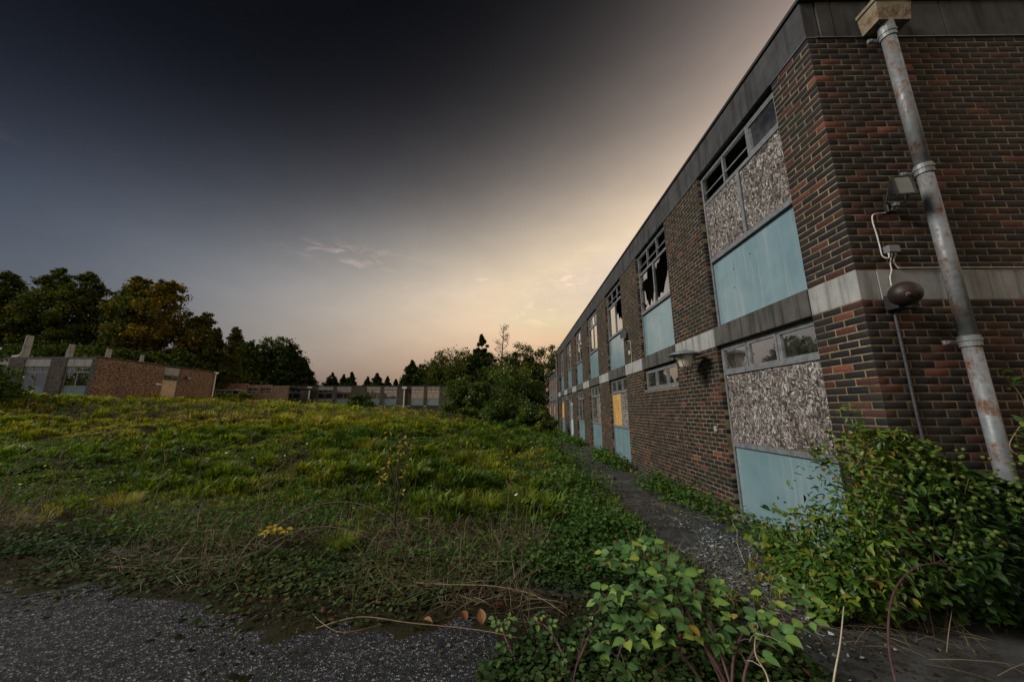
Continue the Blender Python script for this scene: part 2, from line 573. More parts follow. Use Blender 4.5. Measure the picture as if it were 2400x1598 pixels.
        c = q.mix(q.mr(q.noise(1, 4, .6, vec=q.map(P, (8, 8, .5))), .5, .75, 0, .45), c, q.mix(1., c, (.42, .40, .38), 'MULTIPLY'))
        q.set(c, .85, 0, .25); q.bump(q.math('SUBTRACT', f, edge), .8, .006); return q.m
    MAT['osb'] = osb('weathered_strand_board', [(0, (.022, .018, .015)), (.3, (.10, .085, .072)), (.65, (.25, .225, .205)), (.85, (.36, .34, .32)), (1, (.56, .54, .52))], .85)
    MAT['osb_new'] = osb('fresh_strand_board', [(0, (.38, .20, .05)), (.5, (.58, .34, .10)), (1, (.75, .50, .20))], .45)
    MAT['osb_pale'] = osb('pale_strand_board', [(0, (.42, .30, .20)), (.5, (.62, .46, .32)), (1, (.75, .62, .47))], .4)

    def rusty(name, base, rust, a, b, sc=5, metal=0.1):
        q = M(name); P = q.pos()
        n = q.math('ADD', q.math('MULTIPLY', q.noise(sc, 7, .7, vec=P), .7), q.math('MULTIPLY', q.noise(sc * 9, 4, .7, vec=q.map(P, (1, 1, .35))), .3))
        f = q.mr(n, a, b)
        pc = q.ramp(q.noise(14, 5, .65, vec=P), [(.3, tuple(x * .7 for x in base)), (.7, tuple(x * 1.2 for x in base))])
        rc = q.ramp(q.noise(40, 4, vec=P), [(.3, tuple(x * .4 for x in rust)), (.7, rust)])
        q.set(q.mix(f, pc, rc), q.mr(f, 0, 1, .45, .9), metal, .5); q.bump(n, .4, .004); return q.m
    MAT['pipe'] = rusty('rusting_grey_paint', (.19, .21, .22), (.17, .075, .028), .47, .63, 4)
    MAT['hopper'] = rusty('rusting_cream_paint', (.23, .21, .14), (.20, .09, .03), .44, .64, 6)
    MAT['bell'] = rusty('rusted_red_paint', (.020, .011, .010), (.034, .018, .011), .4, .7, 10)
    MAT['black'] = plain('black_painted_metal', (.018, .018, .019), .5, 0, .5, .4, 20)
    MAT['coping'] = plain('dark_coping_metal', (.035, .035, .038), .6, .3, .5, .4, 8)
    MAT['lead'] = plain('lead_flashing', (.12, .13, .145), .6, .4, .5, .4, 8)
    MAT['greyplastic'] = plain('grey_plastic', (.16, .165, .175), .5, 0, .5, .2, 12)
    MAT['cable'] = plain('dirty_white_cable', (.55, .53, .48), .6, 0, .4, .3, 25)
    MAT['conduit'] = plain('grey_conduit', (.05, .05, .052), .55, .2, .5, .4, 25)
    MAT['lampglass'] = plain('opal_lamp_glass', (.62, .58, .46), .3, 0, .6, .15, 5)
    MAT['floodglass'] = plain('flood_lamp_glass', (.09, .12, .12), .12, .2, .8, .2, 8)
    MAT['shade'] = plain('grey_lamp_shade', (.22, .24, .27), .45, .3, .5, .3, 10)
    MAT['interior'] = plain('dim_plaster', (.22, .21, .19), .9, 0, .2, .3, 3)
    MAT['whitepaint'] = plain('white_paint', (.7, .7, .66), .6, 0, .4, .15, 6)
    MAT['greydoor'] = plain('pale_grey_paint', (.40, .44, .46), .5, 0, .5, .2, 5)
    MAT['curtain'] = plain('faded_curtain', (.52, .48, .38), .9, 0, .2, .25, 3)

    def brickwall(name, c1, c2, mort, dirt):
        q = M(name); P = q.pos()
        sw = q.nd('ShaderNodeSeparateXYZ'); q.L.new(P, sw.inputs[0])
        cb = q.nd('ShaderNodeCombineXYZ'); q.L.new(q.math('ADD', sw.outputs[0], sw.outputs[1]), cb.inputs[0]); q.L.new(sw.outputs[2], cb.inputs[1])
        b = q.nd('ShaderNodeTexBrick'); q.L.new(cb.outputs[0], b.inputs['Vector'])
        b.inputs['Scale'].default_value = 1; b.inputs['Brick Width'].default_value = .225; b.inputs['Row Height'].default_value = .075
        b.inputs['Mortar Size'].default_value = .006; b.inputs['Mortar Smooth'].default_value = .2; b.inputs['Bias'].default_value = -.1
        b.inputs['Color1'].default_value = (*c1, 1); b.inputs['Color2'].default_value = (*c2, 1); b.inputs['Mortar'].default_value = (*mort, 1)
        c = q.mix(q.mr(q.noise(.8, 6, .65, vec=P), .4, .7, 0, .55), b.outputs['Color'], dirt)
        wn = q.nd('ShaderNodeTexNoise'); wn.inputs['Scale'].default_value = 1; wn.inputs['Detail'].default_value = 3; q.L.new(q.map(cb.outputs[0], (6., 14., 1)), wn.inputs['Vector'])
        c = q.mix(q.mr(wn.outputs['Fac'], .46, .56, 0, .85), c, q.mix(1., c, (.16, .17, .2), 'MULTIPLY'))
        q.set(c, .9, 0, .2); q.bump(q.math('SUBTRACT', 1., b.outputs['Fac']), .8, .012); return q.m
    MAT['brick_warm'] = brickwall('warm_brickwork', (.22, .12, .085), (.36, .23, .165), (.42, .34, .24), (.15, .115, .075))
    MAT['brick_grey'] = brickwall('grey_brickwork', (.045, .04, .038), (.12, .10, .085), (.30, .27, .2), (.06, .055, .045))
    # ground
    q = M('meadow_soil'); P = q.pos()
    n = q.noise(.9, 6, .65, vec=P); n2 = q.noise(14, 5, .7, vec=P); n3 = q.noise(90, 3, .7, vec=P)
    c = q.ramp(n, [(.3, (.018, .022, .009)), (.5, (.032, .036, .012)), (.7, (.05, .045, .018))])
    c = q.mix(q.mr(n2, .4, .65), c, (.032, .026, .017))
    c = q.mix(q.mr(n3, .52, .75, 0, .6), c, (.10, .078, .05))
    q.set(c, .95, 0, .1); q.bump(q.math('ADD', n2, n3), 1., .03); MAT['soil'] = q.m
    q = M('old_asphalt'); P = q.pos()
    v = q.nd('ShaderNodeTexVoronoi'); v.inputs['Scale'].default_value = 88; q.L.new(P, v.inputs['Vector'])
    sc = q.nd('ShaderNodeSeparateColor'); q.L.new(v.outputs['Color'], sc.inputs[0])
    c = q.ramp(sc.outputs[0], [(0, (.006, .0065, .0075)), (.5, (.020, .022, .026)), (.85, (.062, .066, .074)), (1, (.28, .29, .30))])
    c = q.mix(q.mr(q.noise(3, 5, .65, vec=P), .5, .72, 0, .75), c, q.mix(1., c, (.4, .4, .4), 'MULTIPLY'))
    c = q.mix(q.mr(q.noise(9, 5, .6, vec=P, dist=.5), .60, .66, 0, .93), c, (.008, .009, .006))
    c = q.mix(q.mr(q.noise(1.3, 5, .7, vec=P), .60, .75, 0, .5), c, (.07, .073, .08))
    q.set(c, .9, 0, .3); q.bump(v.outputs['Distance'], 1., .012); MAT['asphalt'] = q.m
    q = M('path_concrete'); P = q.pos()
    n = q.noise(2.2, 6, .7, vec=P); g = q.noise(60, 4, .7, vec=P)
    c = q.ramp(n, [(.3, (.022, .022, .022)), (.5, (.055, .056, .056)), (.75, (.115, .117, .118))])
    c = q.mix(q.mr(q.noise(7, 5, .65, vec=P), .48, .62, 0, .9), c, (.03, .028, .018))
    c = q.mix(q.mr(g, .5, .7, 0, .6), c, (.02, .02, .018))
    q.set(c, .92, 0, .25); q.bump(q.math('ADD', n, g), .9, .015); MAT['path'] = q.m
    q = M('broken_glass'); t = q.attr('tint')
    q.set(q.ramp(t, [(0, (.06, .10, .11)), (.5, (.20, .27, .29)), (.85, (.36, .42, .44)), (1, (.75, .8, .8))]), .12, 0, .9); MAT['shard'] = q.m
    # plants
    MAT['grass'] = leafmat('meadow_grass', [(0, (.035, .080, .010)), (.30, (.115, .19, .016)), (.55, (.27, .29, .024)), (.8, (.40, .34, .06)), (1, (.48, .40, .16))], .6, .35, .2)
    MAT['herb'] = leafmat('low_herbs', [(0, (.028, .075, .018)), (.6, (.065, .15, .028)), (.9, (.16, .2, .03)), (1, (.34, .26, .05))], .65, .3, .15)
    MAT['ivy'] = leafmat('ground_ivy', [(0, (.018, .04, .012)), (.6, (.045, .085, .022)), (.9, (.10, .11, .025)), (1, (.16, .08, .03))], .7, .2, .15)
    MAT['moss'] = leafmat('dark_moss', [(0, (.006, .007, .004)), (.7, (.014, .016, .007)), (1, (.03, .035, .012))], .95, .0, .05)
    MAT['litter'] = leafmat('leaf_litter', [(0, (.012, .010, .007)), (.5, (.04, .033, .02)), (.85, (.075, .06, .03)), (1, (.2, .15, .08))], .85, .1, .1)
    MAT['straw'] = leafmat('dead_straw', [(0, (.075, .055, .035)), (.5, (.19, .15, .09)), (1, (.40, .34, .23))], .8, .1, .2)
    MAT['deadleaf'] = leafmat('dead_leaf', [(0, (.09, .04, .02)), (.5, (.22, .10, .045)), (1, (.36, .2, .09))], .7, .2, .2)
    MAT['poplar'] = leafmat('poplar_leaf', [(0, (.030, .050, .012)), (.5, (.070, .095, .018)), (.85, (.13, .125, .022)), (1, (.24, .15, .02))], .75, .3, .08)
    MAT['orange'] = leafmat('turning_leaf', [(0, (.05, .065, .012)), (.35, (.12, .105, .014)), (.7, (.22, .14, .015)), (1, (.33, .17, .015))], .75, .35, .08)
    MAT['broad'] = leafmat('broad_leaf', [(0, (.022, .042, .010)), (.5, (.052, .085, .016)), (.85, (.10, .115, .02)), (1, (.15, .11, .02))], .75, .3, .08)
    MAT['conifer'] = leafmat('conifer_needle', [(0, (.016, .030, .010)), (.6, (.036, .058, .016)), (1, (.07, .085, .02))], .75, .15, .08)
    MAT['shrub'] = leafmat('shrub_leaf', [(0, (.028, .060, .012)), (.5, (.068, .12, .02)), (.85, (.13, .17, .025)), (1, (.24, .21, .03))], .45, .3)
    MAT['hop'] = leafmat('hop_leaf', [(0, (.014, .038, .012)), (.4, (.038, .098, .02)), (.75, (.10, .185, .025)), (.95, (.19, .24, .03)), (1, (.20, .13, .03))], .45, .3, .4, 60)
    MAT['hopcone'] = leafmat('hop_cone', [(0, (.10, .15, .03)), (1, (.22, .27, .06))], .6, .35, .3)
    q = M('bramble_leaf'); t = q.attr('tint'); oi = q.nd('ShaderNodeObjectInfo')
    c = q.ramp(oi.outputs['Random'], [(0, (.05, .13, .045)), (.5, (.10, .22, .06)), (.85, (.18, .31, .065)), (.97, (.27, .36, .06)), (1, (.32, .21, .04))])
    co = q.co()
    c = q.mix(q.mr(q.noise(6, 4, .6), .5, .7, 0, .5), c, q.mix(1., c, (1.3, 1.25, 1.1), 'MULTIPLY'))
    sx = q.nd('ShaderNodeSeparateXYZ'); q.L.new(co, sx.inputs[0])
    vein = q.math('FRACT', q.math('MULTIPLY', q.math('SUBTRACT', sx.outputs[1], q.math('MULTIPLY', q.math('ABSOLUTE', sx.outputs[0]), .8)), 8.))
    vl = q.mr(vein, .0, .16, 1., 0.)
    c = q.mix(q.math('MAXIMUM', q.math('MULTIPLY', vl, .6), t), c, q.mix(1., c, (1.5, 1.35, 1.35), 'MULTIPLY'))
    c = q.mix(q.mr(q.noise(22, 3, .6), .6, .7, 0, .7), c, (.10, .06, .02))
    q.bump(q.math('SUBTRACT', 1., vl), .5, .05)
    q.set(c, .5, 0, .35)
    tr = q.nd('ShaderNodeBsdfTranslucent'); q.L.new(c, tr.inputs['Color'])
    mx = q.nd('ShaderNodeMixShader'); mx.inputs[0].default_value = .3
    q.L.new(q.b.outputs[0], mx.inputs[1]); q.L.new(tr.outputs[0], mx.inputs[2]); q.L.new(mx.outputs[0], q.out.inputs[0]); MAT['bramble'] = q.m
    MAT['bark'] = plain('bark', (.07, .055, .04), .9, 0, .2, .4, 9, .5)
    MAT['cane'] = plain('purple_cane', (.075, .035, .035), .6, 0, .4, .4, 30)
    MAT['twig'] = plain('dry_twig', (.22, .16, .10), .8, 0, .3, .4, 30)
    MAT['palestem'] = plain('bleached_stem', (.42, .37, .27), .8, 0, .3, .3, 30)
    MAT['berry'] = plain('red_berry', (.18, .015, .02), .35, 0, .5, .4, 40)
    MAT['darkberry'] = plain('black_berry', (.02, .008, .015), .35, 0, .5, .4, 40)
    MAT['flower'] = plain('white_flower', (.75, .73, .68), .7, 0, .3, .1, 40)
    MAT['yellowleaf'] = leafmat('yellow_leaf', [(0, (.45, .36, .03)), (1, (.62, .5, .06))], .5, .4)


make_materials()

# ------------------------------------------------------------------ ground
def build_ground():
    def axis(segs):
        a = [segs[0][0]]
        for lo, hi, st in segs:
            n = max(1, round((hi - lo) / st)); a += [lo + (hi - lo) * (k + 1) / n for k in range(n)]
        return np.array(a)
    xs = axis([(-900, -150, 75), (-150, -60, 6), (-60, -16, 1.), (-16, 4, .22), (4, 30, 2), (30, 150, 15), (150, 900, 75)])
    ys = axis([(-700, -60, 60), (-60, -4, 4), (-4, 2, .6), (2, 18, .22), (18, 60, .8), (60, 140, 8), (140, 1500, 80)])
    X, Y = np.meshgrid(xs, ys)
    Z = ht(X, Y)
    V = np.stack([X, Y, Z], -1).reshape(-1, 3)
    nx, ny = len(xs), len(ys)
    i = (np.arange(ny - 1)[:, None] * nx + np.arange(nx - 1)[None]).ravel()
    F = np.stack([i, i + 1, i + nx + 1, i + nx], -1)
    g = mesh_np('ground', V, F, MAT['soil'], smooth=True); tag(g, kind='structure')
    # worn asphalt yard in front of the kerb
    pts = [(-30, -16)]
    for x in np.arange(-30, -0.2, .35):
        pts.append((x, float(kerb_y(x)) - .14))
    edge = pts[1:] + [(-.15, 3.45), (.05, 3.1), (-.05, 2.75), (-.22, 2.45), (-.05, 2.1), (.3, 1.7), (.9, 1.2), (1.9, .9), (3.2, .8), (9, .7), (9, -16)]
    m = MB(); m.poly([(x, y, .006) for x, y in [(-30, -16)] + edge][::-1])
    a = m.build('asphalt', MAT['asphalt'], fix=False); tag(a, kind='structure')
    if a.data.polygons[0].normal.z < 0: a.data.flip_normals()
    # concrete path along the long wall
    rnd = random.Random(3)
    L = [(1.75 + rnd.uniform(-.18, .18) - .0 * y, y) for y in np.arange(.95, 29, .45)]
    m = MB()
    for k in range(len(L) - 1):
        (xa, ya), (xb, yb) = L[k], L[k + 1]
        xr = 3.36 if ya > 3.3 else 9.0
        m.poly([(xa, ya, .010), (xr, ya, .010), (xr, yb, .010), (xb, yb, .010)])
    p = m.build('path', MAT['path'], fix=False); tag(p, kind='structure')
    # kerb of single stones
    k = bpy.data.objects.new('kerb', None); link(k); k['kind'] = 'structure'
    x = -14.0
    base = None
    while x < .55:
        w = .905
        ang = math.atan(-.166)
        if base is None:
            b = MB(); b.cbox(-.445, .445, -.065, .065, -.12, .068, .024)
            base = b.build('kerb_stone', MAT['kerb'], k); o = base
        else:
            o = base.copy(); scn.collection.objects.link(o); o.parent = k
        o.location = (x, float(kerb_y(x)), rnd.uniform(-.015, .012)); o.rotation_euler = (rnd.uniform(-.03, .03), 0, ang + rnd.uniform(-.012, .012))
        x += w * math.cos(ang)


build_ground()

# ------------------------------------------------------------------ the long two-storey block on the right
X0, Y0 = 3.38, 3.25            # facade plane, end wall plane
YE, XE = 27.46, 9.4            # far end, depth
MOD, WIN = 3.38, 1.9175
FAR = [5.74 + MOD * i for i in range(7)]
NEAR = [f - WIN for f in FAR]
ZB0, ZB1, ZT, ZR = 2.67, 2.98, 5.83, 6.36
CO = .075

TONES = [((.0075, .0075, .009), 38), ((.012, .0105, .011), 26), ((.022, .0125, .0115), 20), ((.038, .0155, .013), 14), ((.064, .022, .017), 6.5), ((.12, .04, .026), 1.0)]


def brick_tone(r):
    t = r.random() * sum(w for _, w in TONES)
    for c, w in TONES:
        t -= w
        if t <= 0:
            k = r.uniform(.75, 1.3); return (c[0] * k, c[1] * k, c[2] * k)
    return TONES[0][0]


def brick_template():
    """unit brick, faces -Y and both ends visible: x 0..1, y 0 (front)..1, z 0..1 ; bevel is added per size"""
    return None


def brick_arrays(lst):
    """lst of (x0,x1,y0,y1,z0,z1,tone): chamfered boxes, vectorised"""
    A = np.array([b[:6] for b in lst], float); n = len(A)
    c = .0028
    V = np.zeros((n, 24, 3))
    k = 0
    for a in (0, 1):
        for b in (0, 1):
            for d in (0, 1):
                x, y, z = A[:, a], A[:, 2 + b], A[:, 4 + d]
                sx, sy, sz = (1 - 2 * a) * c, (1 - 2 * b) * c, (1 - 2 * d) * c
                V[:, k] = np.stack([x, y + sy, z + sz], -1); V[:, k + 1] = np.stack([x + sx, y, z + sz], -1); V[:, k + 2] = np.stack([x + sx, y + sy, z], -1)
                k += 3
    m = MB(); m.cbox(0, 1, 0, 1, 0, 1, .1)
    tris = []
    for f in m.f:
        for j in range(1, len(f) - 1): tris.append((f[0], f[j], f[j + 1]))
    tf = np.array(tris)
    # orient outward using the template
    tv = np.array(m.v)
    for i, t in enumerate(tf):
        p = tv[t]; nrm = np.cross(p[1] - p[0], p[2] - p[0])
        if np.dot(nrm, p.mean(0) - .5) < 0: tf[i] = t[::-1]
    F = (tf[None] + (np.arange(n) * 24)[:, None, None]).reshape(-1, 3)
    col = np.repeat(np.array([b[6] for b in lst]), 24, 0)
    return V.reshape(-1, 3), F, col


def course_along_facade(out, ya, yb, z, odd, r, full=.215):
    h = CO - .0085
    y = ya
    first = True
    while y < yb - .02:
        L = full
        if first and odd: L = .1025 if full > .2 else .046
        first = False
        y1 = min(y + L, yb)
        if yb - y1 < .05: y1 = yb
        dx = r.uniform(-.0018, .0008)
        out.append((X0 + dx, X0 + .1025, y + r.uniform(0, .002), y1 - r.uniform(0, .002), z + .00425 + r.uniform(-.0012, .0012), z + .00425 + h + r.uniform(-.0012, .0012), brick_tone(r)))
        y = y1 + .010


def build_block():
    r = random.Random(21)
    root = empty('brick_school_block', (X0, Y0, 0), 'long two-storey dark brick block with blue panels and boarded windows', 'building')
    # mortar core / wall leaf
    j = .0012
    zl = ZB0 - 36 * CO
    WP = []          # (part, y0, y1, z0, z1, is_end)
    for za, zb in ((zl, ZB0 + .005), (ZB1 - .005, ZT + .02)):
        WP.append((MB().box(X0 + .201, XE, Y0 + j, Y0 + .22, za, zb).build('wall', MAT['mortar'], root), Y0 - 1, Y0, za - 1 if za < 1 else za, zb, True))
    segs = [(Y0 + j, NEAR[0] - j)] + [(FAR[i] + j, NEAR[i + 1] - j) for i in range(6)] + [(FAR[6] + j, YE)]
    for k, (a, b) in enumerate(segs):
        for za, zb in ((zl, ZB0 + .004), (ZB1 - .004, ZT + .02)):
            WP.append((MB().box(X0 + j, X0 + .20, a, b, za, zb).build('pier', MAT['mortar'], root), a, b, za, zb, False))
    WP.append((MB().box(X0 + j + .002, X0 + .20, NEAR[1] - .03, FAR[1] + .03, zl, 2.10).build('infill_wall', MAT['mortar'], root), NEAR[1], FAR[1], zl, 2.1, False))  # under the high window
    wall = WP[0][0]

    def wall_of(b):
        yc, zc = (b[2] + b[3]) / 2, (b[4] + b[5]) / 2
        end = b[2] < Y0 + .01 and b[1] - b[0] > .12
        for (p, ya, yb, za, zb, e) in WP:
            if e == end and za - .02 <= zc <= zb + .02 and (e or ya - .05 <= yc <= yb + .05): return p
        return wall
    # bricks
    B = []
    for s0, n in ((zl, 36), (ZB1, 38)):
        for k in range(n):
            z = s0 + k * CO; odd = k % 2; h = CO - .0085
            # end wall, quoin alternates
            x = X0
            first = True
            while x < XE - .02:
                L = .1025 if (first and odd) else .215
                dep = .215 if (first and odd) else .1025
                x1 = min(x + L, XE)
                dy = r.uniform(-.0018, .0008)
                B.append((x + (0 if first else r.uniform(0, .002)), x1 - r.uniform(0, .002), Y0 + dy, Y0 + dep, z + .00425 + r.uniform(-.0012, .0012), z + .00425 + h + r.uniform(-.0012, .0012), brick_tone(r)))
                first = False; x = x1 + .010
            # facade piers
            ystart = Y0 + (.215 if odd else .1025) + .010
            y = ystart; 
            while y < NEAR[0] - .02:
                y1 = min(y + .215, NEAR[0])
                if NEAR[0] - y1 < .05: y1 = NEAR[0]
                B.append((X0 + r.uniform(-.0018, .0008), X0 + .1025, y, y1, z + .00425 + r.uniform(-.0012, .0012), z + .00425 + h + r.uniform(-.0012, .0012), brick_tone(r)))
                y = y1 + .010
            for i in range(7):
                if s0 < 1 and i == 0 and z + CO <= 2.11:
                    course_along_facade(B, FAR[0], NEAR[1] - .01, z, odd, r)
                    course_along_facade(B, NEAR[1], FAR[1] - .01, z, odd, r, .1025)        # header bond below the high window
                else:
                    course_along_facade(B, FAR[i], NEAR[i + 1] if i < 6 else YE, z, odd, r)
    # wall running through also covers the pier between high window and next bay
    fx = []
    for b in B:
        fx.append(b)
    # the 300 that show largest
    cp, sp = math.cos(R(11.423)), math.sin(R(11.423))

    def score(b):
        x, y, z = b[0], (b[2] + b[3]) / 2, (b[4] + b[5]) / 2 - EYE
        x = (b[0] + b[1]) / 2 if b[2] < Y0 + .01 and b[1] - b[0] > .12 else b[0]
        f = y * cp + z * sp; u = x / f; v = (-y * sp + z * cp) / f
        if abs(u) > 1.46 or abs(v) > .97: return 0
        if z + EYE < 1.15 and x > 3.3 and y < 4: return 0               # behind the hop bush
        fac = b[3] - b[2] if b[0] < X0 + .01 else 0
        if b[2] < Y0 + .01: area = (b[1] - b[0]) * y
        else: area = (b[3] - b[2]) * x
        return area / (x * x + y * y + z * z) ** 1.5
    order = sorted(range(len(fx)), key=lambda i: -score(fx[i]))
    near = [fx[i] for i in order[:300]]; rest = [fx[i] for i in order[300:]]
    V, F, C = brick_arrays(rest)
    o = mesh_np('brickwork', V - np.array([X0, Y0, 0]), F, MAT['brick'], col=C, parent=wall); o['kind'] = 'stuff'
    cache = {}
    for b in near:
        size = tuple(round(v * 2, 3) for v in (b[1] - b[0], b[3] - b[2], b[5] - b[4])); ti = r.randrange(24)
        key = (size, ti)
        if key not in cache:
            sx, sy, sz = (v / 2 for v in size)
            V, F, C = brick_arrays([(-sx / 2, sx / 2, -sy / 2, sy / 2, -sz / 2, sz / 2, brick_tone(r))])
            ob = mesh_np('brick', V, F, MAT['brick'], col=C, parent=wall_of(b))
            cache[key] = ob.data
        else:
            ob = bpy.data.objects.new('brick', cache[key]); link(ob, wall_of(b))
        ob.location = ((b[0] + b[1]) / 2 - X0, (b[2] + b[3]) / 2 - Y0, (b[4] + b[5]) / 2)
    # roof, floors, inner walls (hollow building)
    MB().box(X0 + .22, XE, Y0 + .25, YE, 6.0, 6.22).build('roof', MAT['coping'], root)
    MB().box(X0 + .22, XE, Y0 + .25, YE, 2.68, 2.95).build('floor_slab', MAT['interior'], root)
    m = MB(); m.box(X0 + 4.0, X0 + 4.1, Y0 + .25, YE - .1, 0, 2.68); m.box(X0 + 4.0, X0 + 4.1, Y0 + .25, YE - .1, 2.95, 6.0)
    for k in range(1, 7): 
        if k % 2 == 0: m.box(X0 + .25, X0 + 4.0, FAR[k - 1] + .6, FAR[k - 1] + .7, 2.95, 6.0); m.box(X0 + .25, X0 + 4.0, FAR[k - 1] + .6, FAR[k - 1] + .7, 0, 2.68)
    m.build('interior_wall', MAT['interior'], root)
    m = MB(); m.box(XE - .2, XE, Y0 + .02, YE, 0, 6.0); m.box(X0 + .02, XE, YE - .2, YE, 0, 6.0)
    m.build('rear_wall', MAT['brick_grey'], root)
    # fascia panels
    ys = [Y0 + .004] + [v for i in range(7) for v in (NEAR[i] + WIN * .5, FAR[i] + .73)]
    ys[-1] = YE
    for a, b in zip(ys[:-1], ys[1:]):
        MB().cbox(X0 - .004, X0 + .16, a + .003, b - .003, ZT + .012, ZR, .006).build('fascia_panel', MAT['conc_fascia'], root)
    for a, b in ((X0 + .165, X0 + .345), (X0 + .345, X0 + 1.62), (X0 + 1.62, X0 + 3.2), (X0 + 3.2, XE)):
        MB().cbox(a + .003, b - .003, Y0 - .004, Y0 + .16, ZT + .012, ZR, .006).build('fascia_panel', MAT['conc_fascia'], root)
    MB().box(X0 - .03, X0 + .2, Y0 - .032, YE + .02, ZR, ZR + .045).build('coping', MAT['coping'], root)
    MB().box(X0 + .2, XE, Y0 - .03, Y0 + .18, ZR, ZR + .045).build('coping', MAT['coping'], root)
    # lead strip over brick heads
    for a, b in segs: MB().box(X0 - .014, X0 + .1, a - j - .006, b + j + .006, ZT - .004, ZT + .010).build('flashing', MAT['lead'], root)
    MB().box(X0 + .1, XE, Y0 - .014, Y0 + .1, ZT - .004, ZT + .010).build('flashing', MAT['lead'], root)
    # string course
    for k, (a, b) in enumerate(segs):
        MB().cbox(X0 - .002, X0 + .2, a - j + (0 if k else .0) + .002, b + j - .002, ZB0, ZB1, .005).build('band_block', MAT['conc_pale'], root)
    for a, b in ((X0 + .2, X0 + 1.28), (X0 + 1.28, X0 + 2.7), (X0 + 2.7, XE)):
        MB().cbox(a + .002, b - .002, Y0 - .002, Y0 + .2, ZB0, ZB1, .005).build('band_block', MAT['conc_pale'], root)
    for i in range(7):
        MB().cbox(X0 - .018, X0 + .22, NEAR[i] + .001, FAR[i] - .001, ZB0 - .004, ZB1 + .004, .006).build('window_lintel', MAT['conc_dark'], root)
    return root


block = build_block()
XF = X0 + .075      # front of the window frames


def bars(m, rects, x0=XF, d=.055):
    for (ya, yb, za, zb) in rects: m.box(x0, x0 + d, ya, yb, za, zb)


def pane(w, ya, yb, za, zb, x=None, mat='glass', pts=None, name='pane', tilt=0):
    x = XF + .028 if x is None else x
    m = MB()
    if pts is None: P = [(x, ya, za), (x, yb, za), (x, yb, zb), (x, ya, zb)]
    else: P = [(x, ya + (yb - ya) * a, za + (zb - za) * b) for a, b in pts]
    if tilt:
        P = [(p[0] - tilt * (1 if abs(p[2] - za) < 1e-6 else 0), p[1], p[2]) for p in P]
    m.prism(P, (.005, 0, 0))
    return m.build(name, MAT[mat], w)


def board(w, ya, yb, za, zb, mat='osb', x=None, name='board'):
    x = XF + .012 if x is None else x
    return MB().cbox(x, x + .018, ya, yb, za, zb, .002).build(name, MAT[mat], w)


def toplights(m, w, ya, yb, za, zb, n=3, fw=.032, mat='glass', tilts=(), cmat='frame', skip=()):
    wd = (yb - ya) / n
    for k in range(n):
        a, b = ya + k * wd, ya + (k + 1) * wd
        if k: MB().box(XF + .003, XF + .052, a - .02, a + .02, za, zb).build('glazing_bar', MAT['frame'], w)
        a += .022 if k else 0; b -= .022 if k < n - 1 else 0
        c = MB(); t = 0
        x = XF - .006
        for q in ((a, b, za, za + fw), (a, b, zb - fw, zb), (a, a + fw, za + fw, zb - fw), (b - fw, b, za + fw, zb - fw)): c.box(x, x + .04, *q)
        cf = c.build('casement', MAT[cmat], w)
        if k not in skip:
            pane(w, a + fw, b - fw, za + fw, zb - fw, x + .02, mat)
        if k in tilts:
            pass


SH_A = [  # broken glass left in the near pane of the second upper window (0..1 across near->far, up)
    [(0, 0), (1, 0), (1, .05), (.86, .10), (.80, .04), (.72, .16), (.55, .10), (.40, .30), (.26, .42), (.16, .62), (.06, .80), (0, .98)],
    [(0.55, 1), (1, 1), (1, .86), (.93, .90), (.88, .80), (.80, .93), (.7, .9)]]
SH_B = [
    [(0, 0), (1, 0), (1, .12), (.9, .22), (.86, .12), (.7, .06), (.6, .26), (.53, .10), (.4, .03), (.3, .2), (.2, .04), (.08, .32), (0, .2)],
    [(.45, 1), (1, 1), (1, .62), (.92, .7), (.86, .80), (.6, .82), (.5, .78)],
    [(.62, .1), (1, .3), (1, .58), (.9, .62), (.7, .5)]]
SH_C = [
    [(0, 0), (1, 0), (1, .9), (.9, .55), (.75, .62), (.62, .35), (.5, .42), (.3, .28), (.22, .5), (.1, .42), (0, .62)],
    [(.7, 1), (1, 1), (1, .93)]]


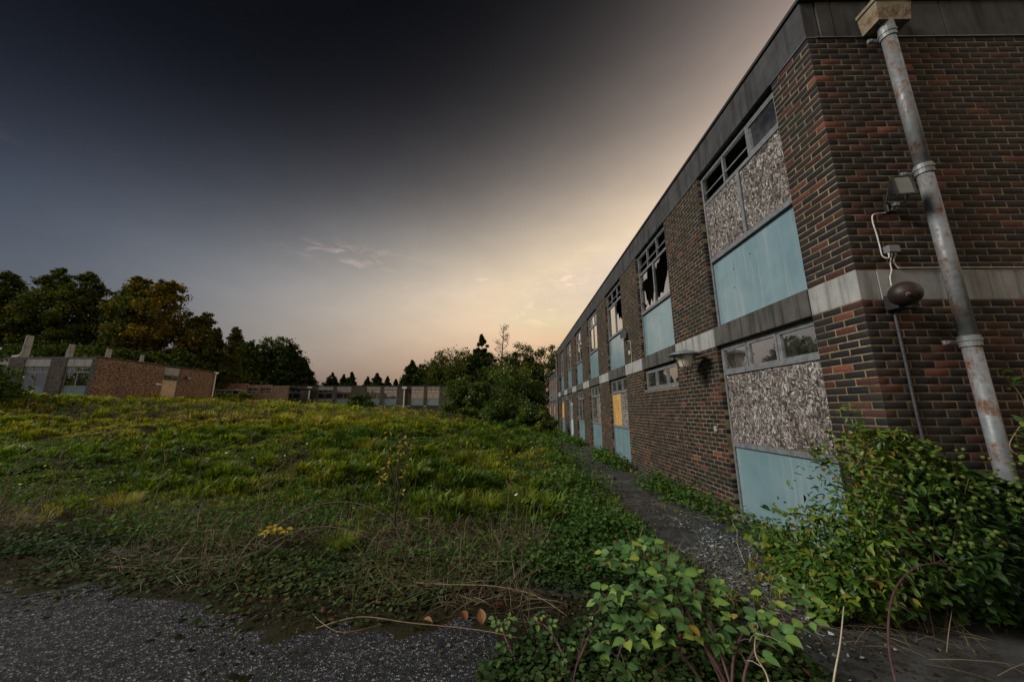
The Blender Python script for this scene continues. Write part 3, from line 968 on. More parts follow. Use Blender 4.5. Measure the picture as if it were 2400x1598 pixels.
def windows():
    r = random.Random(5)
    for i in range(7):
        a, b = NEAR[i] + .003, FAR[i] - .003
        md = (a + b) / 2
        # ---------------- upper storey
        zp, zr, zt, zh = ZB1 + .008, 4.13, 5.24, 5.80
        m = MB()
        mat = 'frame_dark' if i else 'frame_dark'
        bars(m, [(a, a + .045, zp, zh), (b - .045, b, zp, zh), (a + .045, b - .045, zh - .04, zh), (a + .045, b - .045, zt, zt + .06), (a + .045, b - .045, zp, zp + .03)])
        m.box(XF - .03, XF + .055, a + .045, b - .045, zr, zr + .045)
        m.box(XF - .012, XF + .055, a + .045, b - .045, zr + .045, zr + .085)
        m.box(XF + .002, XF + .052, md - .03, md + .03, zr + .085, zt)
        w = m.build('window', MAT['frame'] if i else MAT['frame'], block)
        MB().cbox(XF + .02, XF + .045, a + .047, b - .047, zp + .032, zr - .002, .003).build('infill_panel', MAT['panel'], w)
        n = 3
        wd = (b - a - .09) / n
        for k in range(n):
            ya, yb = a + .045 + k * wd, a + .045 + (k + 1) * wd
            if k: MB().box(XF + .001, XF + .05, ya - .018, ya + .018, zt + .06, zh - .04).build('glazing_bar', MAT['frame'], w)
        for k in range(n):
            ya, yb = a + .045 + k * wd + .02, a + .045 + (k + 1) * wd - .02
            za, zb = zt + .062, zh - .042
            c = MB()
            if i < 3 and k != (0 if i == 0 else 9):
                # hopper light tipped inward: a sloping leaf
                x1 = .20 if i == 0 else .16
                zt2 = zb - .02
                P = [(XF + .03, ya, za + .18), (XF + .03, yb, za + .18), (XF + .03 + x1, yb, zt2), (XF + .03 + x1, ya, zt2)]
                c.prism(P, (.004, 0, .003)); c.build('pane', MAT['glass'], w)
                c = MB(); c.box(XF + .022, XF + .045, ya, yb, za + .165, za + .185); c.build('casement', MAT['frame'], w)
            else:
                for q in ((ya, yb, za, za + .028), (ya, yb, zb - .028, zb), (ya, ya + .028, za + .028, zb - .028), (yb - .028, yb, za + .028, zb - .028)): c.box(XF + .004, XF + .04, *q)
                c.build('casement', MAT['frame'], w); pane(w, ya + .028, yb - .028, za + .028, zb - .028)
        zl, zu = zr + .087, zt - .002
        lo, hi = (a + .047, md - .032), (md + .032, b - .047)
        if i == 0:
            board(w, lo[0], lo[1] - .16, zl, zu, x=XF + .016); board(w, lo[1] - .155, lo[1], zl, zu, x=XF + .024); board(w, hi[0], hi[1], zl, zu)
        elif i == 1:
            for s in SH_A: pane(w, lo[0], lo[1], zl, zu, pts=s, name='glass_shard')
            for s in SH_B: pane(w, hi[0], hi[1], zl, zu, pts=s, name='glass_shard')
        elif i == 2:
            for s in SH_C: pane(w, lo[0], lo[1], zl, zu, pts=s, name='glass_shard')
            pane(w, *hi, zl, zu)
        else:
            pane(w, *lo, zl, zu); pane(w, *hi, zl, zu)
        # bullet-like holes: dark studs left in the panels
        if i < 2:
            hs = [(.72, .72), (.50, .78), (.74, .45)] if i == 0 else [(.25, .88), (.38, .78), (.52, .82), (.66, .72), (.45, .62), (.3, .7), (.8, .58), (.55, .25), (.35, .12), (.72, .2)]
            for (hy, hz) in hs:
                y = a + .05 + (b - a - .1) * hy; z = zp + .03 + (zr - zp - .03) * hz; rr = .013 if i == 0 else .012
                MB().lathe([(rr, 0), (rr * .8, .004), (.0005, .004)], (XF + .021, y, z), (-1, 0, 0), 8).build('bolt', MAT['black'], w)
        # ---------------- ground storey
        z0, z1 = .06, 2.66
        if i == 1:
            m = MB(); za, zb = 2.13, 2.63
            bars(m, [(a, a + .045, za, zb), (b - .045, b, za, zb), (a + .045, b - .045, za, za + .045), (a + .045, b - .045, zb - .045, zb)])
            m.box(XF - .085, XF + .05, a, b, za - .03, za - .002)
            w = m.build('window', MAT['frame'], block)
            toplights(None, w, a + .045, b - .045, za + .047, zb - .047)
            MB().box(XF + .25, XF + .26, a + .4, b - .1, za, zb - .12).build('curtain', MAT['curtain'], w)
            continue
        if i == 5:
            # door bay
            m = MB()
            bars(m, [(a, a + .06, z0, z1), (b - .06, b, z0, z1), (a + .06, b - .06, z1 - .05, z1), (a + .06, b - .06, 2.08, 2.15)])
            m.box(XF, XF + .05, md + .35, md + .41, z0, 2.08)
            w = m.build('door_frame', MAT['frame'], block)
            toplights(None, w, a + .06, b - .06, 2.15, z1 - .05, 2)
            MB().cbox(XF + .012, XF + .05, a + .065, md + .345, z0 + .02, 2.075, .004).build('door', MAT['greydoor'], w)
            MB().cbox(XF + .004, XF + .011, a + .2, md + .22, 1.1, 1.95, .002).build('door_panel', MAT['osb'], w)
            MB().cbox(XF + .012, XF + .04, md + .415, b - .065, z0 + .02, .95, .004).build('infill_panel', MAT['panel'], w)
            pane(w, md + .415, b - .065, .98, 2.075)
            MB().cbox(X0 - .06, X0 + .2, a - .02, b + .02, -.05, .055, .01).build('door_sill', MAT['conc_fascia'], w)
            continue
        zp1, zr1, zt0 = 1.06, 1.11, 2.18
        m = MB()
        bars(m, [(a, a + .045, z0, z1), (b - .045, b, z0, z1), (a + .045, b - .045, z1 - .045, z1), (a + .045, b - .045, z0, z0 + .03)])
        m.box(XF - .014, XF + .055, a + .045, b - .045, zp1, zr1 + .02)
        m.box(XF - .018, XF + .055, a + .045, b - .045, zt0, zt0 + .055)
        w = m.build('window', MAT['frame'], block)
        toplights(None, w, a + .045, b - .045, zt0 + .057, z1 - .047)
        MB().cbox(XF + .02, XF + .045, a + .047, b - .047, z0 + .032, zp1 - .002, .003).build('infill_panel', MAT['panel'], w)
        MB().cbox(X0 - .05, X0 + .2, a - .01, b + .01, -.06, z0 - .003, .008).build('window_sill', MAT['timber'] if i == 0 else MAT['conc_fascia'], w)
        lo, hi = (a + .047, md - .002), (md + .002, b - .047)
        zl, zu = zr1 + .022, zt0 - .002
        if i == 0:
            board(w, a + .047, md + .12, zl, zu, x=XF + .004); board(w, md + .124, b - .047, zl, zu, x=XF + .009)
            for hy, hz in ((.28, .80), (.2, .62), (.62, .15)):
                MB().lathe([(.014, 0), (.01, .004), (.0005, .004)], (XF + .021, a + 1.8 * hy, z0 + hz), (-1, 0, 0), 8).build('bolt', MAT['black'], w)
        elif i == 2:
            board(w, *lo, zl, zu); board(w, *hi, zl, zu, 'osb_new')
        elif i == 3:
            board(w, *lo, zl, zu); pane(w, *hi, zl, zu, mat='glass_dirty')
        elif i == 4:
            MB().box(XF, XF + .05, md - .025, md + .025, zl, zu).build('mullion', MAT['frame'], w)
            pane(w, lo[0], md - .027, zl, zu); pane(w, md + .027, hi[1], zl, zu)
        else:
            pane(w, *lo, zl, zu); board(w, *hi, zl, zu, 'osb_new')


windows()

# ------------------------------------------------------------------ fixtures on the block
def fixtures():
    # rusty downpipe with hopper on the end wall
    px, py = 4.15, 3.125
    t = empty('downpipe', (px, py, 0), 'rust-stained grey downpipe with cream hopper on the near end wall', 'downpipe')
    m = MB()
    for za, zb in ((.25, 2.19), (2.19, 3.96), (3.96, 5.72)):
        m.tube([(px, py, za), (px, py, zb)], .060, 20)
    m.build('pipe', MAT['pipe'], t, smooth=False)
    for ch in t.children: ch.data.polygons.foreach_set('use_smooth', [len(p.vertices) == 4 for p in ch.data.polygons])
    for z in (2.23, 4.0, 5.70):
        c = MB(); c.lathe([(.061, -.05), (.071, -.05), (.071, .0), (.078, .0), (.078, .022), (.071, .022), (.071, .05), (.061, .05)], (px, py, z), n=20)
        col = c.build('collar', MAT['pipe'], t)
        c = MB(); c.cbox(px - .155, px + .155, py + .055, py + .08, z - .022, z + .022, .004); c.build('bracket', MAT['pipe'], t)
        for s in (-1, 1):
            MB().lathe([(.016, 0), (.016, .008), (.004, .014), (.0005, .014)], (px + s * .125, py + .055, z), (0, -1, 0), 8).build('bolt', MAT['pipe'], t)
    m = MB()
    a, b, y0, y1, z0, z1 = px - .155, px + .235, 3.03, 3.245, 5.83, 6.09
    m.prism([(a + .04, y0 + .05, z0), (b - .04, y0 + .05, z0), (b - .04, y1, z0), (a + .04, y1, z0)], (0, 0, .004))
    lo = [(a + .02, y0 + .03, z0 + .004), (b - .02, y0 + .03, z0 + .004), (b - .02, y1, z0 + .004), (a + .02, y1, z0 + .004)]
    hi = [(a, y0, z1), (b, y0, z1), (b, y1, z1), (a, y1, z1)]
    for k in range(4):
        m.poly([lo[k], lo[(k + 1) % 4], hi[(k + 1) % 4], hi[k]])
    m.poly(lo)
    h = m.build('hopper', MAT['hopper'], t)
    m = MB(); m.box(a - .012, b + .012, y0 - .012, y0 + .006, z1 - .03, z1 + .012); m.box(a - .012, a + .006, y0 + .006, y1, z1 - .03, z1 + .012); m.box(b - .006, b + .012, y0 + .006, y1, z1 - .03, z1 + .012)
    m.build('rim', MAT['hopper'], h)
    MB().tube([(px, py, 5.70), (px, py, 5.84)], .07, 16).build('outlet', MAT['pipe'], h)

    def floodlight(loc, rz, label, grp=True):
        t = empty('floodlight', loc, label, 'floodlight', 'floodlights on the brick block')
        t.rotation_euler = (0, 0, rz)
        o = (0, 0, 0)
        # local: front is -y, wall is +y
        m = MB()
        f = [(-.075, -.17, -.10), (.075, -.17, -.10), (.075, -.15, .10), (-.075, -.15, .10)]
        bk = [(-.05, -.05, -.05), (.05, -.05, -.05), (.05, -.05, .07), (-.05, -.05, .07)]
        for k in range(4): m.poly([f[k], f[(k + 1) % 4], bk[(k + 1) % 4], bk[k]])
        m.poly(bk); m.poly([(p[0], p[1] + .002, p[2]) for p in f])
        b = m.build('housing', MAT['black'], t, o=o)
        m = MB()
        for q in ((-.085, .085, -.115, -.10), (-.085, .085, .09, .105), (-.085, -.07, -.10, .09), (.07, .085, -.10, .09)):
            y = -.178
            m.prism([(q[0], y + .02 * (q[2] + .1) / .2, q[2]), (q[1], y + .02 * (q[2] + .1) / .2, q[2]), (q[1], y + .02 * (q[3] + .1) / .2, q[3]), (q[0], y + .02 * (q[3] + .1) / .2, q[3])], (0, .018, 0))
        m.build('bezel', MAT['black'], b, o=o)
        MB().prism([(-.07, -.172, -.098), (.07, -.172, -.098), (.07, -.152, .088), (-.07, -.152, .088)], (0, .004, 0)).build('lens', MAT['floodglass'], b, o=o)
        m = MB(); m.tube([(-.09, -.11, 0), (-.09, -.05, -.12), (-.03, -.02, -.14), (0, .02, -.14)], .008, 6); m.tube([(.09, -.11, 0), (.09, -.05, -.12), (.03, -.02, -.14), (0, .02, -.14)], .008, 6)
        m.cbox(-.04, .04, 0.0, .045, -.19, -.09, .005)
        m.build('bracket', MAT['black'], t, o=o)
        MB().cbox(-.022, .022, -.06, -.02, -.16, -.125, .003).build('gland', MAT['greyplastic'], t, o=o)
        return t
    floodlight((3.83, 3.2, 3.78), R(-8), 'black floodlight with square glass on the near end wall')
    floodlight((X0 - .045, 10.30, 3.86), R(-90 + 55), 'black floodlight between the second and third upper windows')
    floodlight((X0 - .045, 24.6 + 1.5, 4.05), R(-90 + 40), 'small black floodlight at the far upper end of the long block')
    # alarm bell
    t = empty('alarm_bell', (3.66, Y0, 2.66), 'rusty round alarm bell on the pale concrete band', 'bell')
    prof = [(a * .84, b * 1.1) for a, b in [(.135, 0), (.137, .02), (.132, .045), (.118, .072), (.092, .096), (.055, .112), (.022, .118), (.0005, .119)]]
    c = (3.645, 3.11, 2.68)
    g = MB().lathe(prof, c, (-.85, -1, -.35), 28).build('gong', MAT['bell'], t, smooth=True)
    MB().lathe([(.016, 0), (.017, .005), (.010, .008), (.0005, .008)], Vector(c) + Vector((-.85, -1, -.35)).normalized() * .127, (-.85, -1, -.35), 12).build('washer', MAT['twig'], t)
    MB().lathe([(.011, 0), (.011, .016), (.0005, .018)], Vector(c) + Vector((-.85, -1, -.35)).normalized() * .134, (-.85, -1, -.35), 6).build('nut', MAT['black'], t)
    MB().cbox(3.58, 3.72, 3.13, 3.245, 2.55, 2.70, .006).build('base', MAT['black'], t)
    MB().tube([(3.70, 3.15, 2.56), (3.74, 3.13, 2.55), (3.80, 3.14, 2.55)], [.016, .02, .018], 8).build('striker', MAT['black'], t)
    # junction box + cables + conduit
    t = empty('junction_box', (3.74, Y0, 3.14), 'small grey junction box under the near floodlight', 'junction box')
    MB().cbox(3.685, 3.80, 3.185, 3.246, 3.14, 3.215, .006).build('box', MAT['greyplastic'], t)
    for x in (3.70, 3.725, 3.76):
        MB().lathe([(.010, 0), (.010, .012), (.007, .012), (.007, .024)], (x, 3.21, 3.141), (0, 0, -1), 8).build('gland', MAT['cable'], t)

    def cable(pts, r, label, mat='cable', name='cable', n=6):
        m = MB()
        # smooth through points
        P = [Vector(p) for p in pts]; out = []
        for i in range(len(P) - 1):
            p0, p1, p2, p3 = P[max(i - 1, 0)], P[i], P[i + 1], P[min(i + 2, len(P) - 1)]
            for s in range(5):
                u = s / 5
                out.append(.5 * ((2 * p1) + (-p0 + p2) * u + (2 * p0 - 5 * p1 + 4 * p2 - p3) * u * u + (-p0 + 3 * p1 - 3 * p2 + p3) * u ** 3))
        out.append(P[-1])
        m.tube(out, r, n)
        return tag(m.build(name, MAT[mat], smooth=True), label, name, 'cables and conduits on the walls')
    yw = Y0 - .012
    cable([(3.83, 3.17, 3.63), (3.81, yw, 3.60), (3.70, yw, 3.585), (3.655, yw, 3.56), (3.645, yw, 3.48), (3.655, yw, 3.36), (3.66, yw, 3.22), (3.665, yw, 3.12), (3.685, 3.21, 3.085), (3.70, 3.21, 3.118)], .006, 'pale looping cable from the near floodlight down to the junction box')
    cable([(3.725, 3.21, 3.118), (3.725, yw, 3.04), (3.722, yw, 2.97), (3.69, yw - .002, 2.9), (3.67, 3.225, 2.8)], .005, 'thin pale cable from the junction box down to the bell')
    cable([(3.76, 3.21, 3.118), (3.765, yw, 3.06), (3.79, yw, 3.0), (3.85, yw - .003, 2.992), (4.4, yw - .003, 2.994), (5.2, yw - .003, 2.992), (7, yw - .003, 2.995)], .006, 'pale cable running right along the top of the concrete band')
    cable([(3.655, 3.235, 2.55), (3.65, 3.235, 2.42), (3.65, 3.235, 2.0), (3.645, 3.235, 1.6), (3.65, 3.235, 1.2), (3.65, 3.235, .5)], .012, 'dark conduit running down the brick below the bell', 'conduit', 'conduit', 8)
    xw = X0 - .012
    cable([(X0 - .03, 10.3, 3.68), (xw, 10.02, 3.62), (xw, 9.92, 3.55), (xw, 9.92, 3.2), (xw, 9.94, 2.95), (xw - .003, 9.95, 2.7)], .008, 'pale cable dropping from the floodlight on the second brick pier')
    t = empty('socket_box', (X0, 10.0, 3.2), 'small pale box on the second brick pier', 'junction box')
    MB().cbox(X0 - .05, X0 - .003, 9.96, 10.05, 3.22, 3.33, .006).build('box', MAT['cable'], t)
    t = empty('wall_tap', (X0, 6.0, 1.3), 'small pale tap box low on the brick pier', 'junction box')
    MB().cbox(X0 - .035, X0 - .003, 5.95, 6.03, 1.27, 1.36, .006).build('box', MAT['timber'], t)

    # lanterns
    def lantern(loc, rz, s, label):
        t = empty('wall_lantern', loc, label, 'wall lamp', 'saucer-shaded wall lanterns')
        t.rotation_euler = (0, 0, rz); t.scale = (s, s, s)
        o = (0, 0, 0)   # local: wall at y=+.35, lamp hangs at the origin
        prof = [(.0005, .085), (.02, .083), (.03, .07), (.10, .055), (.20, .025), (.275, -.012), (.285, -.025), (.278, -.028), (.19, .008), (.09, .036), (.0005, .045)]
        MB().lathe(prof, (0, 0, 0), n=28).build('shade', MAT['shade'], t, o=o, smooth=True)
        MB().lathe([(.125, .03), (.135, -.02), (.125, -.12), (.10, -.22), (.085, -.245), (.0005, -.25)], (0, 0, 0), n=20).build('globe', MAT['lampglass'], t, o=o, smooth=True)
        for k in range(4):
            a = R(45 + 90 * k); c, q = math.cos(a), math.sin(a)
            MB().tube([(.19 * c, .19 * q, .005), (.17 * c, .17 * q, -.12), (.06 * c, .06 * q, -.32), (.02 * c, .02 * q, -.34)], .006, 5).build('guard_bar', MAT['black'], t, o=o)
        MB().lathe([(.03, -.36), (.035, -.34), (.03, -.325), (.0005, -.32)], (0, 0, 0), n=10).build('finial', MAT['black'], t, o=o)
        m = MB(); m.tube([(0, .14, -.06), (0, .24, -.10), (0, .30, -.05), (0, .335, -.06)], .014, 6); m.tube([(0, .12, -.2), (0, .22, -.19), (0, .30, -.13), (0, .335, -.12)], .010, 6)
        m.lathe([(.055, 0), (.06, .012), (.05, .03), (.03, .035), (.0005, .036)], (0, .346, -.09), (0, -1, 0), 12)
        m.build('bracket', MAT['black'], t, o=o)
        return t
    lantern((X0 - .36, 6.10, 2.60), R(-90), 1.0, 'large grey saucer lantern on the brick pier beside the nearest window')
    lantern((X0 - .22, 21.2, 2.42), R(-90), .62, 'small pale lantern above the far doorway of the long block')
    lantern((-29.67 + .36, 30.75, 4.60), R(90), 1.0, 'saucer lantern right of the boarded door on the left building')
    # far downpipe of the block
    t = empty('downpipe', (X0 - .1, YE + .05, 0), 'thin grey downpipe at the far corner of the long block', 'downpipe')
    MB().tube([(X0 - .09, YE - .06, 0), (X0 - .09, YE - .06, 6.0)], .055, 10).build('pipe', MAT['pipe'], t)
    MB().cbox(X0 - .22, X0 - .006, YE - .2, YE + .08, 5.95, 6.22, .01).build('hopper', MAT['hopper'], t)


fixtures()

# ------------------------------------------------------------------ other buildings
def simple_window(root, o, ax, n, y0, y1, z0, z1, zb, zm, zt, lights=3, glassmat='glass', panel=True, mains=2, boardmat=None, curtain=False):
    """window set in a wall. o: wall plane origin, ax: unit along wall, n: outward normal. y0..y1 along the wall"""
    o, ax, n = Vector(o), Vector(ax), Vector(n)

    def bx(m, a, b, za, zb_, d0, d1):
        P = [o + ax * a - n * d0, o + ax * b - n * d0, o + ax * b - n * d1, o + ax * a - n * d1]
        m.prism([(p.x, p.y, za) for p in P], (0, 0, zb_ - za))
    m = MB(); f = .06
    for q in ((y0, y0 + f, z0, z1), (y1 - f, y1, z0, z1), (y0 + f, y1 - f, z1 - f, z1), (y0 + f, y1 - f, z0, z0 + f * .6), (y0 + f, y1 - f, zm - .04, zm + .04), (y0 + f, y1 - f, zt - .04, zt + .04)): bx(m, *q, .06, .13)
    for k in range(1, lights):
        y = y0 + (y1 - y0) * k / lights; bx(m, y - .03, y + .03, zt + .04, z1 - f, .062, .128)
    for k in range(1, mains):
        y = y0 + (y1 - y0) * k / mains; bx(m, y - .025, y + .025, zm + .04, zt - .04, .062, .128)
    w = m.build('window', MAT['frame'], root)
    for k in range(lights):
        a, b = y0 + (y1 - y0) * k / lights, y0 + (y1 - y0) * (k + 1) / lights
        m = MB(); bx(m, a + .035, b - .035, zt + .042, z1 - f - .002, .09, .096); m.build('pane', MAT[glassmat], w)
    for k in range(mains):
        a, b = y0 + (y1 - y0) * k / mains, y0 + (y1 - y0) * (k + 1) / mains
        m = MB(); bx(m, a + .035, b - .035, zm + .042, zt - .042, .09, .096); m.build('pane', MAT[glassmat], w)
    if curtain:
        rr = random.Random(int(y0 * 10))
        for k in range(rr.randint(2, 4)):
            a = y0 + .1 + rr.random() * (y1 - y0 - .6); wd = rr.uniform(.2, .6)
            m = MB()
            for s in range(4):
                bx(m, a + wd * s / 4, a + wd * (s + 1) / 4 - .01, zm + rr.uniform(0, .25), z1 - .25 - rr.uniform(0, .2), .2 + .03 * (s % 2), .21 + .03 * (s % 2))
            m.build('curtain', MAT['curtain'], w)
    if panel:
        m = MB(); bx(m, y0 + f + .002, y1 - f - .002, z0 + f * .6, zm - .042, .07, .1); m.build('infill_panel', MAT['panel'], w)
    return w


def left_building():
    LX, LY, ZG, ZTOP = -29.67, 24.0, 2.3, 5.27
    root = empty('brick_classroom_wing', (LX, LY, ZG), 'low brick wing on the left with boarded door and roof flues', 'building')
    LXE, LYE = -58.0, 33.85
    wb = .25
    # wall facing the field (+x): with a door opening
    D0, D1 = 28.8, 30.15
    MB().box(LX - wb, LX, LY, D0, ZG - .6, ZTOP).build('wall', MAT['brick_warm'], root)
    MB().box(LX - wb, LX, D1, LYE, ZG - .6, ZTOP).build('wall', MAT['brick_warm'], root)
    d = MB(); 
    for q in ((D0, D0 + .06, 2.5, 4.62), (D1 - .06, D1, 2.5, 4.62), (D0 + .06, D1 - .06, 4.12, 4.2), (D0 + .06, D1 - .06, 4.56, 4.62)): d.box(LX - .12, LX - .04, *q)
    d = d.build('door_frame', MAT['frame'], root)
    MB().box(LX - .09, LX - .06, D0 + .062, D1 - .062, 2.5, 4.118).build('board', MAT['osb_pale'], d)
    MB().box(LX - .09, LX - .08, D0 + .062, D1 - .062, 4.202, 4.558).build('pane', MAT['glass_dirty'], d)
    MB().cbox(LX - .2, LX - .03, D0 + .002, D1 - .002, 4.622, ZTOP - .04, .01).build('lintel_panel', MAT['conc_pale'], root)
    MB().box(LX - .9, LX - .3, D0, D1, 2.4, 4.6).build('interior_wall', MAT['interior'], root)
    # wall facing us: piers, fascia, windows
    xs = [-29.67, -30.06, -31.9, -33.05, -34.9, -36.05, -37.9, -39.05, -40.9, -42.05, -43.9, -58]
    for a, b in zip(xs[0::2], xs[1::2]):
        MB().box(b, a - (.001 if a == LX else 0), LY - (.012 if a == LX else -.002), LY + .3 - (.302 if a == LX else 0), ZG - .6, ZTOP - .001).build('pier', MAT['brick_grey'], root)
    for a, b in zip(xs[1:-1:2], xs[2::2]):
        MB().cbox(b + .003, a - .003, LY + .03, LY + .3, 4.68, 5.22, .008).build('fascia_panel', MAT['conc_pale'], root)
        simple_window(root, (0, LY, 0), (1, 0, 0), (0, -1, 0), b + .01, a - .01, 2.45, 4.67, 2.45, 3.28, 4.28)
    m = MB(); m.box(LXE, LX - .3, LY + 3.4, LY + 3.5, ZG, 5.1); m.build('interior_wall', MAT['interior'], root)
    rf = MB().box(LXE, LX - .02, LY + .02, LYE - .01, ZTOP - .02, ZTOP + .10)
    rf = rf.build('roof', MAT['coping'], root)
    m = MB(); m.box(LX - .28, LX + .03, LY - .02, LYE + .03, ZTOP + .1, ZTOP + .15); m.build('coping', MAT['brick_warm'], root)
    m = MB(); m.box(LXE, LX - .3, LYE - .3, LYE, ZG - .6, ZTOP - .03); m.box(LXE, LXE + .3, LY + .3, LYE - .3, ZG - .6, ZTOP - .03); m.build('rear_wall', MAT['brick_warm'], root)
    MB().box(LX + .002, LX + .05, 28.25, 28.7, 3.72, 3.82).build('name_plate', MAT['whitepaint'], root)
    # corner downpipe
    t = empty('downpipe', (LX + .1, LYE - .15, ZG), 'short white downpipe at the far corner of the left building', 'downpipe')
    MB().tube([(LX + .08, LYE - .1, 2.5), (LX + .08, LYE - .1, 5.2)], .05, 8).build('pipe', MAT['whitepaint'], t)
    MB().cbox(LX + .005, LX + .22, LYE - .25, LYE + .06, 5.18, 5.34, .01).build('hopper', MAT['whitepaint'], t)
    # flues
    def flue(x, y, zt, r, label, leg=False, elbow=False):
        t = empty('roof_flue', (x, y, ZTOP), label, 'flue', 'pale flues on the left building')
        m = MB(); m.tube([(x, y, ZTOP), (x, y, zt - .12), (x, y, zt - .10), (x, y, zt)], [r, r, r * 1.02, r * .8], 14)
        m.build('pipe', MAT['conc_pale'], t)
        MB().lathe([(r, -.03), (r * 1.18, -.03), (r * 1.18, .03), (r, .03)], (x, y, ZTOP + (zt - ZTOP) * .55), n=14).build('collar', MAT['conc_pale'], t)
        if leg: MB().tube([(x - .28, y, ZTOP), (x - .26, y, ZTOP + (zt - ZTOP) * .6), (x - .1, y, ZTOP + (zt - ZTOP) * .66)], r * .35, 8).build('strut', MAT['conc_pale'], t)
        if elbow:
            MB().tube([(x - .75, y, ZTOP + .10), (x - .35, y, ZTOP + .16), (x - .08, y, ZTOP + .28), (x, y, ZTOP + .5)], r * 1.08, 12).build('elbow', MAT['conc_pale'], t)
        return t
    flue(-35.9, 24.6, 7.05, .19, 'tallest roof flue with a bent foot, above the left shrub', elbow=True)
    flue(-32.7, 24.7, 6.40, .15, 'roof flue with a side strut above the brick pier', leg=True)
    flue(-35.3, 29.2, 6.85, .17, 'short roof flue near the brick corner of the left building')
    flue(-33.6, 30.4, 6.52, .13, 'smallest roof flue over the warm brick wall')


left_building()


def link_building():
    y = 44.0
    root = empty('brick_link_building', (-35, y, 2.6), 'low brick link between the left and rear buildings', 'building')
    m = MB(); m.box(-46, -34.3, y, y + .3, 1.8, 5.05); m.box(-34.3, -31.2, y + .002, y + .3, 1.8, 3.9); m.box(-34.3, -31.2, y + .002, y + .3, 4.45, 4.85)
    m.box(-31.2, -29, y, y + .3, 1.8, 4.75); m.box(-32.9, -32.6, y + .001, y + .3, 3.9, 4.45)
    m.build('wall', MAT['brick_warm'], root)
    for a, b in ((-34.28, -32.92), (-32.58, -31.22)):
        simple_window(root, (0, y, 0), (1, 0, 0), (0, -1, 0), a, b, 3.72, 4.44, 3.72, 3.78, 4.1, 2, panel=False)
    MB().box(-46, -29, y + .3, y + 6, 4.5, 4.75).build('roof', MAT['coping'], root)
    p = empty('glazed_porch', (-36, 42, 2.6), 'small glazed porch in front of the link building', 'porch')
    m = MB()
    for x in (-36.6, -35.4, -34.5): m.box(x, x + .08, 42, 42.08, 2.3, 4.0)
    m.box(-36.7, -34.3, 41.95, 42.12, 4.0, 4.12)
    m.build('frame', MAT['frame'], p)
    for a, b in ((-36.52, -35.4), (-35.32, -34.5)): MB().box(a, b, 42.03, 42.04, 2.4, 4.0).build('pane', MAT['glass_dirty'], p)
    MB().box(-36.8, -34.2, 42.13, 44, 4.02, 4.16).build('roof', MAT['conc_pale'], p)


link_building()


